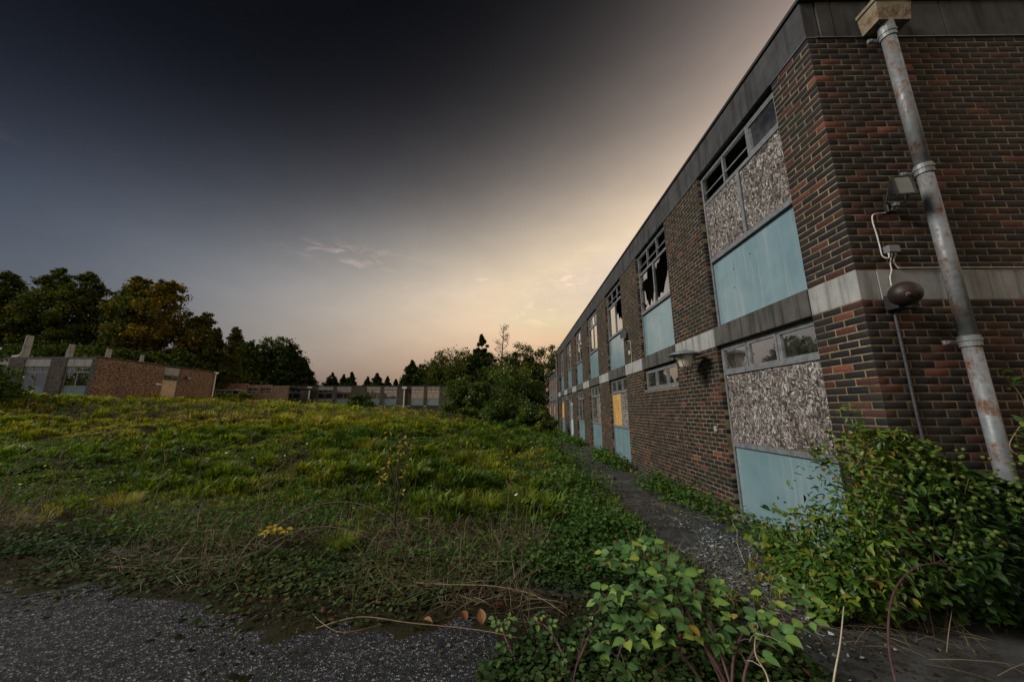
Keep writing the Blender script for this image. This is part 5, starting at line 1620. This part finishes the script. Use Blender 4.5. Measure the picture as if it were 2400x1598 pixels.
    a = np.linspace(0, 6.283, 8)[:-1]; mv = np.array([(0, 0, .34)] + [(.55 * math.cos(t), .5 * math.sin(t), .24) for t in a] + [(math.cos(t) * (1 + .2 * math.sin(3 * t)), math.sin(t) * .9, 0) for t in a])
    mf = np.array([(0, 1 + i, 1 + (i + 1) % 7) for i in range(7)] + [(1 + i, 8 + i, 8 + (i + 1) % 7) for i in range(7)] + [(1 + i, 8 + (i + 1) % 7, 1 + (i + 1) % 7) for i in range(7)])
    sc = np.minimum(g.gamma(1.6, .008, n) + .005, .030)
    V, F, T = inst(mv, mf, np.stack([x, y, np.full(n, .005)], -1), rotm(g.uniform(0, 6.28, n), np.zeros(n), np.zeros(n)), np.stack([sc * g.uniform(.8, 1.8, n), sc, sc * .8], -1), g.random(n))
    o = mesh_np('moss', V, F, MAT['moss'], tint=T, smooth=True); tag(o, 'dark moss cushions dotted over the asphalt', 'moss', kind='stuff')
    # tall dead stalks in the field
    parts = []
    n = 400
    cx = np.array([ground_at(u, v) for u, v in ((390, 990), (560, 985), (700, 980), (330, 985), (850, 990), (980, 985), (1070, 990), (1180, 985), (240, 1000), (60, 1010), (1010, 975), (640, 975), (480, 985), (150, 985), (900, 975))])
    ci = g.integers(0, len(cx), n); P = cx[ci] + g.normal(0, 1, (n, 2)) * np.array([1.5, 1.0])
    P[:60] = np.stack([g.uniform(-9, .5, 60), g.uniform(5, 11, 60)], -1)
    x, y = P[:, 0], P[:, 1]
    m = MB()
    st = MB(); st.tube([(0, 0, -.03), (.02, 0, .5), (.0, .03, 1)], [.009, .007, .003], 3, False)
    for hh, a in ((.55, 1.), (.66, 3.1), (.74, 5.2), (.82, 2.), (.9, 4.2), (.5, 5.9)):
        dx, dy = math.cos(a) * .11, math.sin(a) * .11
        st.tube([(.01, 0, hh), (dx, dy, hh + .13)], [.005, .008], 3, False)
    tri = []
    for f in st.f:
        for j in range(1, len(f) - 1): tri.append((f[0], f[j], f[j + 1]))
    d = np.hypot(x, y)
    V, F, T = inst(np.array(st.v), np.array(tri), np.stack([x, y, ht(x, y)], -1), rotm(g.uniform(0, 6.28, n), g.normal(0, .08, n), g.normal(0, .08, n)), np.stack([np.maximum(1, d / 13)] * 2 + [g.uniform(.45, 1.05, n)], -1), np.clip(g.normal(.18, .16, n), 0, 1))
    o = mesh_np('dead_stalks', V, F, MAT['straw'], tint=T); tag(o, 'thin brown dead stalks standing in the field', 'stalks', kind='stuff')
    # daisies
    n = 70; x = g.uniform(-10, .8, n); y = g.uniform(5, 13, n)
    a = np.linspace(0, 6.283, 7)[:-1]; fv = np.array([(0, 0, .1)] + [(.5 * math.cos(t), .5 * math.sin(t), .1 * (i % 2)) for i, t in enumerate(a)]); ff = np.array([(0, 1 + i, 1 + (i + 1) % 6) for i in range(6)])
    V, F, T = inst(fv, ff, np.stack([x, y, ht(x, y) + .2], -1), rotm(g.uniform(0, 6, n), g.normal(-.4, .3, n), g.normal(0, .3, n)), g.uniform(.03, .06, n), np.ones(n))
    o = mesh_np('white_flowers', V, F, MAT['flower'], tint=T); tag(o, 'tiny white flowers scattered in the grass', 'flowers', kind='stuff')
    # broken glass on the path
    n = 2200
    x = np.concatenate([g.normal(2.55, .28, n // 2), g.normal(2.15, .38, n - n // 2)]); y = np.concatenate([g.normal(4.7, .55, n // 2), g.normal(3.75, .5, n - n // 2)])
    q = (x < 3.25) & (vnoise(x, y, 3, 71) > -.45); x, y = x[q], y[q]; n = len(x)
    gv = np.array([(0, 0, 0), (1, .1, .02), (.7, .8, .03), (.1, .6, .02)]); gf = np.array([(0, 1, 2), (0, 2, 3)])
    V, F, T = inst(gv, gf, np.stack([x, y, .014 + g.random(n) * .012], -1), rotm(g.uniform(0, 6.28, n), g.normal(0, .12, n), g.normal(0, .12, n)), np.stack([.010 + g.gamma(1.4, .012, n), .008 + g.gamma(1.4, .009, n), np.full(n, .05)], -1), g.random(n))
    o = mesh_np('broken_glass', V, F, MAT['shard'], tint=T); tag(o, 'broken window glass scattered on the path', 'broken glass', kind='stuff')
    # tussocks, each a thing
    labs = ['grass tussock below the tall stalks, left of centre', 'smaller tussock right of its neighbour left of centre', 'tall brownish tussock in the middle of the field', 'large dark tussock right of the sapling', 'wide tussock beside the large dark one', 'tussock halfway to the right-hand shrubs',
            'grass clump right of the sapling foot', 'grass clump near the path edge', 'pale yellow tussock in the left middle of the field', 'low bright clump left of the sapling', 'grass clump at the kerb left of the sapling', 'yellowish clump at the far left near the kerb']
    spots = [(755, 1075, .42), (812, 1085, .34), (860, 1055, .45), (1130, 1100, .55), (1065, 1085, .45), (1155, 1005, .45), (1130, 1195, .36), (1230, 1190, .36), (700, 1035, .40), (520, 1105, .34), (800, 1280, .20), (285, 1185, .28)]
    for k, ((u, v, h), lab) in enumerate(zip(spots, labs)):
        x, y = ground_at(u, v); z = float(ht(x, y))
        tv, tf = tuft(np.random.default_rng(900 + k), 260, .75, .016, 1.15)
        tv = tv * h * np.array([1, 1, 1.0])
        tt = np.clip(np.repeat(g.normal(.42 + (.25 if k in (2, 8, 11) else 0), .17, 260), 5), 0, 1)
        o = mesh_np('grass_tussock', tv, tf, MAT['grass'], tint=tt); o.location = (x, y, z); tag(o, lab, 'tussock', 'tussocks in the field')


meadow()

# ------------------------------------------------------------------ foreground plants
def leaf_outline(n, wid, ser=0., tipk=1.):
    """half-folded serrate leaf along +y, length 1"""
    V = [(0, 0, 0)]; L, Rr, mid = [], [], []
    for k in range(1, n):
        t = k / n
        w = wid * math.sin(math.pi * t ** .85) * (1 + (ser if k % 2 else -ser))
        z = .10 * w * 2 - .22 * t * t
        L.append((-w, t, z + .06)); Rr.append((w, t, z + .06)); mid.append((0, t, -.22 * t * t))
    V = [(0, 0, 0)] + mid + L + Rr + [(0, 1, -.22)]
    m = n - 1; tip = len(V) - 1; F = []
    M_ = lambda i: 1 + i; Lf = lambda i: 1 + m + i; Rt = lambda i: 1 + 2 * m + i
    F += [(0, M_(0), Lf(0)), (0, Rt(0), M_(0))]
    for i in range(m - 1):
        F += [(M_(i), M_(i + 1), Lf(i + 1)), (M_(i), Lf(i + 1), Lf(i)), (M_(i), Rt(i), Rt(i + 1)), (M_(i), Rt(i + 1), M_(i + 1))]
    F += [(M_(m - 1), tip, Lf(m - 1)), (M_(m - 1), Rt(m - 1), tip)]
    tint = np.zeros(len(V)); tint[0] = .7; tint[1:1 + m] = .8
    return np.array(V), np.array(F), tint


BL_V, BL_F, BL_T = leaf_outline(14, .36, .045)


def hop_leaf():
    pts = [(0, 0), (.18, -.08), (.42, .05), (.60, .22), (.46, .34), (.30, .38), (.34, .55), (.22, .80), (0, 1.0)]
    pts = pts + [(-x, y) for x, y in pts[-2:0:-1]]
    V = [(0, .32, .05)] + [(x, y, -.10 * (x * x + (y - .3) ** 2) * 1.6) for x, y in pts]
    n = len(pts); F = [(0, 1 + i, 1 + (i + 1) % n) for i in range(n)]
    return np.array(V), np.array(F)


HOP_V, HOP_F = hop_leaf()
LAN_V, LAN_F, _ = leaf_outline(5, .20)


def spline(pts, k=6):
    P = [Vector(p) for p in pts]; out = []
    for i in range(len(P) - 1):
        p0, p1, p2, p3 = P[max(i - 1, 0)], P[i], P[i + 1], P[min(i + 2, len(P) - 1)]
        for s in range(k):
            u = s / k
            out.append(.5 * ((2 * p1) + (-p0 + p2) * u + (2 * p0 - 5 * p1 + 4 * p2 - p3) * u * u + (-p0 + 3 * p1 - 3 * p2 + p3) * u ** 3))
    return out + [P[-1]]


def frame_from(d, up):
    y = Vector(d).normalized(); z = Vector(up); z = z - y * z.dot(y); z = z.normalized() if z.length > 1e-4 else y.orthogonal().normalized()
    x = y.cross(z)
    return Matrix((x, y, z)).transposed().to_4x4()


_bl_mesh = None


def bramble(base, canes, label, seed, nleaf, lsize, berries=0):
    """canes: list of point lists (world); compound leaves sit along the outer part of each cane"""
    global _bl_mesh
    r = random.Random(seed)
    root = empty('bramble', base, label, 'bramble', 'brambles in the foreground')
    b0 = Vector(base)
    for c in canes:
        sp = spline([Vector(p) - b0 for p in c])
        n = len(sp)
        MB().tube(sp, [.0075 * (1 - .7 * k / n) + .0018 for k in range(n)], 6).build('cane', MAT['cane'], root, o=(0, 0, 0), smooth=True)
        L = max(1, int(nleaf / len(canes)))
        for q in range(L):
            t = .28 + .72 * (q + r.random() * .6) / L; i = min(n - 2, int(t * (n - 1)))
            p = sp[i]; d = (sp[i + 1] - sp[i]).normalized()
            side = d.cross(Vector((0, 0, 1)))
            side = side.normalized() if side.length > .05 else Vector((1, 0, 0))
            side = side * (1 if q % 2 else -1)
            stem = (side * r.uniform(.5, 1) + d * r.uniform(.1, .7) + Vector((0, -.25, r.uniform(.15, .8)))).normalized()
            pl = lsize * r.uniform(.7, 1.2)
            e = p + stem * pl
            MB().tube([p, p.lerp(e, .5) + Vector((0, 0, .01)), e], [.003, .0025, .002], 4).build('leaf_stalk', MAT['cane'], root, o=(0, 0, 0))
            upv = Vector((r.uniform(-.35, .35), r.uniform(-.75, .05), 1))
            fw = (stem * Vector((1, 1, .25)) + Vector((0, -.1, -.02))).normalized()
            for ang, s in ((0, 1.15), (75, .92), (-75, .92)) if r.random() < .75 else ((0, 1.1), (65, .9), (-65, .9), (125, .7), (-125, .7)):
                dd = Matrix.Rotation(R(ang + r.uniform(-12, 12)), 3, upv.normalized()) @ fw
                if _bl_mesh is None:
                    ob = mesh_np('leaf', BL_V, BL_F, MAT['bramble'], tint=BL_T, parent=root, smooth=True); _bl_mesh = ob.data
                else:
                    ob = bpy.data.objects.new('leaf', _bl_mesh); link(ob, root)
                S = lsize * s * r.uniform(.8, 1.15)
                ob.matrix_local = Matrix.Translation(e + dd * (.012 if ang else .02)) @ frame_from(dd, upv + Vector((r.uniform(-.25, .25), r.uniform(-.25, .25), 0))) @ Matrix.Scale(S, 4)
    for k in range(berries):
        c = r.choice(canes); p = Vector(r.choice(c[1:])) - b0 + Vector((r.uniform(-.12, .12), r.uniform(-.1, .05), r.uniform(-.05, .12)))
        m = MB()
        for q in range(9):
            a = q * 2.4; z = (q / 9 - .5) * .018
            m.lathe([(.0005, -.005), (.0045, -.002), (.0045, .002), (.0005, .005)], p + Vector((.006 * math.cos(a), .006 * math.sin(a), z)), n=5)
        m.build('berry', MAT['berry'] if k % 2 else MAT['darkberry'], root, o=(0, 0, 0))
    return root


def foreground():
    bramble((1.23, 2.30, 0.00), [
        [(1.25, 2.25, 0.00), (1.15, 2.45, 0.22), (1.01, 2.67, 0.41), (0.83, 2.85, 0.48), (0.63, 2.97, 0.43)],
        [(1.23, 2.27, 0.00), (1.11, 2.41, 0.26), (0.91, 2.57, 0.38), (0.71, 2.65, 0.36), (0.53, 2.69, 0.24)],
        [(1.21, 2.30, 0.00), (1.13, 2.50, 0.28), (1.08, 2.70, 0.45), (0.99, 2.95, 0.52), (0.91, 3.15, 0.47)],
        [(1.13, 2.30, 0.00), (0.98, 2.43, 0.19), (0.83, 2.50, 0.26), (0.69, 2.51, 0.19), (0.63, 2.50, 0.09)]],
        'large bramble with broad green leaves in the middle foreground', 3, 48, .085, 10)
    bramble((1.22, 2.2, 0), [
        [(1.15, 2.2, 0), (1.28, 2.36, .2), (1.5, 2.5, .32), (1.75, 2.6, .38), (2.0, 2.66, .36)],
        [(1.2, 2.2, 0), (1.30, 2.30, .16), (1.45, 2.36, .28), (1.62, 2.42, .33), (1.85, 2.5, .3)],
        [(1.2, 2.2, 0), (1.22, 2.4, .2), (1.24, 2.6, .34), (1.32, 2.75, .4), (1.42, 2.85, .36)]],
        'yellow-green bramble reaching right over the path', 4, 34, .075, 6)
    bramble((1.25, 2.0, 0), [
        [(1.25, 1.9, 0), (1.3, 1.98, .1), (1.38, 2.05, .16), (1.5, 2.12, .15)], [(1.2, 1.9, 0), (1.12, 1.95, .1), (1.1, 2.0, .18), (1.2, 2.06, .2)], [(1.3, 1.9, 0), (1.4, 1.95, .08), (1.5, 1.98, .1), (1.6, 2.05, .08)]],
        'small-leaved bramble shoot at the bottom edge of the picture', 5, 30, .045)
    bramble((.2, 2.6, 0), [
        [(.35, 2.3, 0), (.3, 2.45, .12), (.22, 2.6, .2), (.12, 2.75, .18)], [(.3, 2.4, 0), (.42, 2.5, .14), (.52, 2.62, .2), (.6, 2.7, .14)], [(.05, 2.5, 0), (-.05, 2.62, .1), (-.1, 2.8, .12), (-.08, 2.9, .08)]],
        'low bramble seedling left of the large bramble', 6, 20, .04)
    # arching dead canes
    def arch(pts, rad, mat, label, name='arching_stem', twigs=0, seed=1):
        r = random.Random(seed); sp = spline(pts, 8); n = len(sp)
        t = empty(name, pts[0], label, 'stem', 'arching stems')
        o = Vector(pts[0])
        MB().tube([p - o for p in sp], [rad * (1 - .6 * k / n) for k in range(n)], 6).build('stem', MAT[mat], t, o=(0, 0, 0), smooth=True)
        for k in range(twigs):
            p = sp[r.randrange(n // 3, n)] - o; d = Vector((r.uniform(-1, 1), r.uniform(-1, 1), r.uniform(-.6, .8))) * r.uniform(.03, .10)
            MB().tube([p, p + d * .6 + Vector((0, 0, .01)), p + d], [rad * .4, rad * .3, rad * .15], 4).build('twig', MAT[mat], t, o=(0, 0, 0))
        return t
    arch([(2.02, 2.15, 0), (2.18, 2.35, .25), (2.42, 2.5, .48), (2.75, 2.62, .58), (3.1, 2.7, .55), (3.4, 2.75, .45)], .007, 'cane', 'thorny stem arching right below the hop bush', twigs=26, seed=2)
    arch([(1.45, 1.95, 0), (1.62, 2.1, .2), (1.78, 2.2, .36), (1.9, 2.28, .5)], .006, 'palestem', 'straight bleached stem leaning right at the bottom edge')
    arch([(1.22, 1.95, 0), (1.30, 2.1, .12), (1.36, 2.2, .2), (1.34, 2.25, .28), (1.42, 2.35, .33)], .006, 'palestem', 'crooked pale twig below the yellow-green bramble', twigs=5, seed=5)
    arch([(3.3, 5.75, .02), (2.9, 5.0, .12), (2.55, 4.35, .25), (2.1, 3.6, .38), (1.82, 3.05, .42)], .004, 'palestem', 'long bleached stalk lying across the path from the wall')
    arch([(-2.95, 4.2, .05), (-2.75, 4.35, .32), (-2.35, 4.45, .50), (-1.9, 4.42, .52), (-1.45, 4.25, .40), (-1.2, 4.05, .18)], .011, 'cane', 'dark bramble cane arching over the kerb on the left', twigs=10, seed=7)
    arch([(-2.9, 4.25, .05), (-2.6, 4.3, .22), (-2.2, 4.3, .30), (-1.7, 4.15, .26), (-1.1, 3.9, .1)], .008, 'cane', 'lower dark cane beside the arching one on the left', twigs=8, seed=8)
    arch([(-.95, 3.5, .08), (-.6, 3.42, .1), (-.2, 3.35, .12), (.15, 3.25, .10), (.4, 3.05, .05)], .006, 'twig', 'dry twig trailing along the kerb in the centre', twigs=6, seed=9)
    arch([(-1.5, 2.95, .01), (-1.2, 3.0, .06), (-.8, 2.95, .05), (-.2, 2.85, .05), (.3, 2.65, .06)], .005, 'twig', 'long dry twig lying on the asphalt edge', twigs=5, seed=10)
    arch([(.25, 2.1, 0), (.35, 2.35, .14), (.5, 2.6, .28), (.66, 2.75, .36)], .0045, 'cane', 'thin red cane left of the large bramble', seed=11)
    arch([(.5, 1.95, 0), (.62, 2.1, .1), (.78, 2.25, .17), (.95, 2.35, .2)], .0045, 'cane', 'thin red cane crossing below the large bramble', seed=12)
    # creeping shoot on the asphalt with a few leaves
    arch([(-1.75, 3.25, .01), (-1.5, 3.0, .03), (-1.25, 2.85, .04), (-1.0, 2.95, .04)], .004, 'twig', 'bare runner curling over the asphalt')
    # sapling
    r = random.Random(14)
    x, y = -1.49, 4.64; z = float(ht(x, y))
    t = empty('sapling', (x, y, z), 'thin sapling with pale yellow leaves standing at the field edge', 'sapling')
    m = MB(); tr = [Vector(p) for p in ((0, 0, -.03), (-.02, 0, .3), (.01, .01, .55), (-.03, 0, .72))]
    m.tube(tr, [.017, .014, .012, .010], 7); m.build('trunk', MAT['bark'], t, o=(0, 0, 0), smooth=True)
    ylm = None
    for k in range(15):
        s = tr[1].lerp(tr[3], r.random() ** .6); a = r.uniform(0, 6.28); L = r.uniform(.4, .9)
        e = s + Vector((math.cos(a) * L * .5, math.sin(a) * L * .3, L * r.uniform(.7, 1.0)))
        mid = s.lerp(e, .5) + Vector((math.cos(a) * .05, 0, -.04))
        MB().tube(spline([s, mid, e], 4), [.006 - .0005 * i for i in range(9)], 5).build('branch', MAT['bark'], t, o=(0, 0, 0))
        for q in range(r.randint(3, 7)):
            p = mid.lerp(e, r.random()); d = Vector((r.uniform(-1, 1), r.uniform(-1, .4), r.uniform(-.5, .5)))
            if ylm is None:
                ob = mesh_np('leaf', LAN_V, LAN_F, MAT['yellowleaf'], tint=np.full(len(LAN_V), .5), parent=t); ylm = ob.data
            else:
                ob = bpy.data.objects.new('leaf', ylm); link(ob, t)
            ob.matrix_local = Matrix.Translation(p) @ frame_from(d, (r.uniform(-.3, .3), -.3, 1)) @ Matrix.Scale(r.uniform(.035, .07), 4)
    # little yellow-leaved shoot
    x, y = ground_at(640, 1275); z = float(ht(x, y))
    t = empty('yellow_shoot', (x, y, z), 'low shoot with bright yellow leaves near the kerb', 'shoot')
    for k in range(5):
        a = r.uniform(0, 6.28); e = Vector((math.cos(a) * .14, math.sin(a) * .1, r.uniform(.15, .3)))
        MB().tube([(0, 0, 0), e * .5 + Vector((0, 0, .03)), e], [.004, .003, .002], 5).build('stem', MAT['twig'], t, o=(0, 0, 0))
        for q in range(3):
            ob = bpy.data.objects.new('leaf', ylm); link(ob, t)
            ob.matrix_local = Matrix.Translation(e * r.uniform(.7, 1)) @ frame_from((r.uniform(-1, 1), r.uniform(-1, .2), r.uniform(-.4, .4)), (0, -.5, 1)) @ Matrix.Diagonal((.12, .075, .075, 1))
    # fallen leaves
    g = np.random.default_rng(3); fm = None
    names = ['curled rusty leaf among twigs by the kerb', 'upright rusty leaf fold near the kerb', 'flat rusty leaf right of the curled one', 'small brown leaf at the asphalt edge', 'brown leaf by the large bramble', 'orange-brown leaf near the ivy', 'brown leaf lying on the path glass', 'pale brown leaf below the wall sill']
    for k, (px, py) in enumerate(((985, 1420), (1055, 1430), (1080, 1440), (990, 1465), (1185, 1440), (1130, 1475), (1670, 1265), (1760, 1320))):
        x, y = ground_at(px, py)
        V, F, T = leaf_outline(6, .33); V = V * np.array([1, 1, 1.6])
        o = mesh_np('fallen_leaf', V, F, MAT['deadleaf'], tint=np.full(len(V), g.uniform(.3, .95)), smooth=True)
        o.location = (x, y, float(ht(x, y)) + .02); o.rotation_euler = (g.normal(.1, .4), g.normal(0, .4), g.uniform(0, 6.28)); s = g.uniform(.07, .13); o.scale = (s, s, s)
        tag(o, names[k], 'leaf', 'fallen leaves')


foreground()


def hop_bush():
    g = np.random.default_rng(77); r = random.Random(77)
    B = (3.25, 3.0, 0)
    root = empty('hop_covered_bush', B, 'dense bush overgrown with hops at the building corner', 'bush')
    b0 = np.array(B)
    prof_x = [2.35, 2.55, 2.75, 3.0, 3.25, 3.6, 4.0, 4.5, 5.3]; prof_z = [.32, .72, 1.0, 1.34, 1.38, 1.20, .95, .80, .75]

    def fr(x, zr):
        zr = np.clip(zr, 0, 1)
        return 3.02 - .36 * np.sin(math.pi * zr ** .8) + .30 * np.clip(3.1 - x, 0, 1) + .06 * vnoise(x, zr * 1.2, 5, 6)
    n = 12000
    x = 2.35 + 2.9 * g.random(n) ** 1.45
    zt = np.interp(x, prof_x, prof_z)
    f = g.random(n) ** .6
    z = zt * f * (1 + .12 * vnoise(x, f, 6, 4))
    front = fr(x, z / zt)
    y = front + np.abs(g.normal(0, .16, n)) * np.where(x < 3.2, 1.7, 1.); y = np.where(x > 3.3, np.minimum(y, 3.2), np.minimum(y, 4.4))
    z = np.maximum(z, .04)
    P = np.stack([x, y, z], -1)
    lob = (vnoise(x, z, 3.2, 8) + .35 * g.normal(size=n)) > .1
    yaw = g.normal(math.pi, 1.5, n); pit = g.normal(-.15, .6, n)
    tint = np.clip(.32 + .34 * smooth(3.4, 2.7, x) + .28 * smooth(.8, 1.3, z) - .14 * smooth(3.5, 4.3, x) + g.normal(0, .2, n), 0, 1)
    tint = np.where((x < 2.9) & (z < .6) & (g.random(n) < .06), g.uniform(.85, 1, n), tint)
    depth = y - front
    order = np.argsort(depth + .25 * np.maximum(0, x - 3.7))
    near = order[:300]; rest = order[300:]
    parts = []
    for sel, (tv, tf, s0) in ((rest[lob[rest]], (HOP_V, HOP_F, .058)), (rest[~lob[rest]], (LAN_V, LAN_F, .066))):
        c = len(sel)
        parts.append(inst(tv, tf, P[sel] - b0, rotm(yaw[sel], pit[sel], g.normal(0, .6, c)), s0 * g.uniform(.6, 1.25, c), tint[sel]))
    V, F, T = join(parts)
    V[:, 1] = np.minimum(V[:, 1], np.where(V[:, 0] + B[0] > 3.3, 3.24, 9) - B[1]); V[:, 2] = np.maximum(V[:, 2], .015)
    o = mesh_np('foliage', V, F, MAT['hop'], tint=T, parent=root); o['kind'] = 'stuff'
    cache = {}
    for i in near:
        k = (bool(lob[i]), int(tint[i] * 7.99))
        if k not in cache:
            tv, tf = (HOP_V, HOP_F) if k[0] else (LAN_V, LAN_F)
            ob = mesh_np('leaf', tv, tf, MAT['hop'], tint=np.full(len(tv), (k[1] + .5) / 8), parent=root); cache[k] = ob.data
        else:
            ob = bpy.data.objects.new('leaf', cache[k]); link(ob, root)
        s = (.058 if k[0] else .068) * g.uniform(.7, 1.3)
        Rm = rotm(np.array([yaw[i]]), np.array([pit[i]]), np.array([g.normal(0, .35)]))[0]
        ob.matrix_local = Matrix.Translation(P[i] - b0) @ Matrix(Rm.tolist()).to_4x4() @ Matrix.Scale(s, 4)
    # hop cones
    prof = [(.0005, .0), (.5, .12), (.62, .35), (.55, .6), (.3, .88), (.0005, 1.0)]
    cm = MB().lathe(prof, (0, 0, 0), (0, 0, -1), 7)
    first = None
    cl = [(2.45, .95), (2.62, 1.12), (2.8, 1.3), (2.95, 1.2), (3.05, 1.0), (3.2, 1.05), (2.75, .95), (3.4, .95), (3.6, .8), (3.0, .75), (3.3, 1.22), (3.75, .95), (2.7, .75), (3.5, 1.1)]
    for cx, cz in [(a + .38, b) for a, b in cl]:
        for k in range(r.randint(6, 12)):
            x = cx + r.gauss(0, .055); z = cz + r.gauss(0, .06); zt_ = float(np.interp(x, prof_x, prof_z)); fy = float(fr(np.array(x), np.array(min(z, zt_) / zt_))) - .04 + r.gauss(0, .025)
            if first is None:
                me = cm.mesh('hop_cone'); me.materials.append(MAT['hopcone'])
                a = me.attributes.new('tint', 'FLOAT', 'POINT'); a.data.foreach_set('value', [.5] * len(me.vertices)); first = me
            ob = bpy.data.objects.new('hop_cone', first); link(ob, root)
            s = r.uniform(.022, .034); ob.location = (x - B[0], fy - B[1], z - B[2]); ob.scale = (s * .75, s * .75, s); ob.rotation_euler = (r.gauss(0, .3), r.gauss(0, .3), r.uniform(0, 6))
    # inner twigs and shoots
    for k in range(26):
        tx = r.uniform(2.5, 4.9); tz = float(np.interp(tx, prof_x, prof_z)) * r.uniform(.75, 1.06)
        e = Vector((tx, 2.8 + .35 * r.random(), tz)) - Vector(B); s = Vector((r.uniform(-.5, .9), r.uniform(-.1, .3), -.02))
        MB().tube(spline([s, s.lerp(e, .5) + Vector((0, 0, .1)), e], 4), [.010 - .0008 * i for i in range(9)], 5).build('twig', MAT['bark'], root, o=(0, 0, 0))
    # shoots sticking out over the blue panel and above the bush
    for pts in ([(2.8, 3.1, .6), (2.6, 3.2, .70), (2.42, 3.3, .72), (2.28, 3.35, .78)], [(3.0, 3.05, 1.2), (2.98, 3.1, 1.4), (2.95, 3.1, 1.55), (2.88, 3.12, 1.66)], [(2.9, 3.1, .8), (2.75, 3.15, 1.05), (2.66, 3.18, 1.2), (2.6, 3.2, 1.27)], [(2.85, 3.1, .5), (2.65, 3.15, .5), (2.5, 3.2, .42), (2.4, 3.25, .4)]):
        sp = [p - Vector(B) for p in spline(pts, 5)]
        MB().tube(sp, [.005 - .0002 * i for i in range(len(sp))], 5).build('shoot', MAT['twig'], root, o=(0, 0, 0))
        for q in range(24):
            p = sp[r.randrange(3, len(sp))]; hopl = r.random() < .4
            k = (hopl, r.choice((4, 5, 6)))
            if k not in cache:
                tv, tf = (HOP_V, HOP_F) if k[0] else (LAN_V, LAN_F)
                ob = mesh_np('leaf', tv, tf, MAT['hop'], tint=np.full(len(tv), (k[1] + .5) / 8), parent=root); cache[k] = ob.data
            else:
                ob = bpy.data.objects.new('leaf', cache[k]); link(ob, root)
            ob.matrix_local = Matrix.Translation(p + Vector((r.gauss(0, .02), r.gauss(0, .02), r.gauss(0, .02)))) @ frame_from((r.uniform(-1, 1), r.uniform(-1, .3), r.uniform(-.3, .8)), (0, -.4, 1)) @ Matrix.Scale(r.uniform(.05, .09), 4)
    # vine on the downpipe
    t = empty('hop_vine', (4.25, 3.1, 1.0), 'hop vine climbing round the lower downpipe', 'vine')
    o = Vector(t.location)
    sp = spline([(4.5, 3.05, .9), (4.3, 3.02, 1.15), (4.12, 3.03, 1.3), (4.22, 3.03, 1.45), (4.42, 3.1, 1.55), (4.5, 3.15, 1.75), (4.45, 3.2, 1.95)], 6)
    MB().tube([p - o for p in sp], .004, 5).build('stem', MAT['twig'], t, o=(0, 0, 0))
    sp2 = spline([(4.42, 3.1, 1.55), (4.65, 3.15, 1.4), (4.95, 3.15, 1.35), (5.2, 3.15, 1.2)], 6)
    MB().tube([p - o for p in sp2], .004, 5).build('stem', MAT['twig'], t, o=(0, 0, 0))
    for q in range(70):
        p = r.choice(sp + sp2) - o
        if r.random() < .4:
            ob = bpy.data.objects.new('hop_cone', first); s = r.uniform(.022, .03); link(ob, t); ob.location = p + Vector((r.gauss(0, .04), -.03 + r.gauss(0, .015), r.gauss(-.03, .03))); ob.scale = (s * .75, s * .75, s)
        else:
            ob = bpy.data.objects.new('leaf', r.choice([v for k, v in cache.items() if k[0]])); link(ob, t)
            ob.matrix_local = Matrix.Translation(p + Vector((r.gauss(0, .05), -.03, r.gauss(0, .04)))) @ frame_from((r.uniform(-1, 1), -.5, r.uniform(-.8, .3)), (0, -.8, .7)) @ Matrix.Scale(r.uniform(.05, .08), 4)


hop_bush()
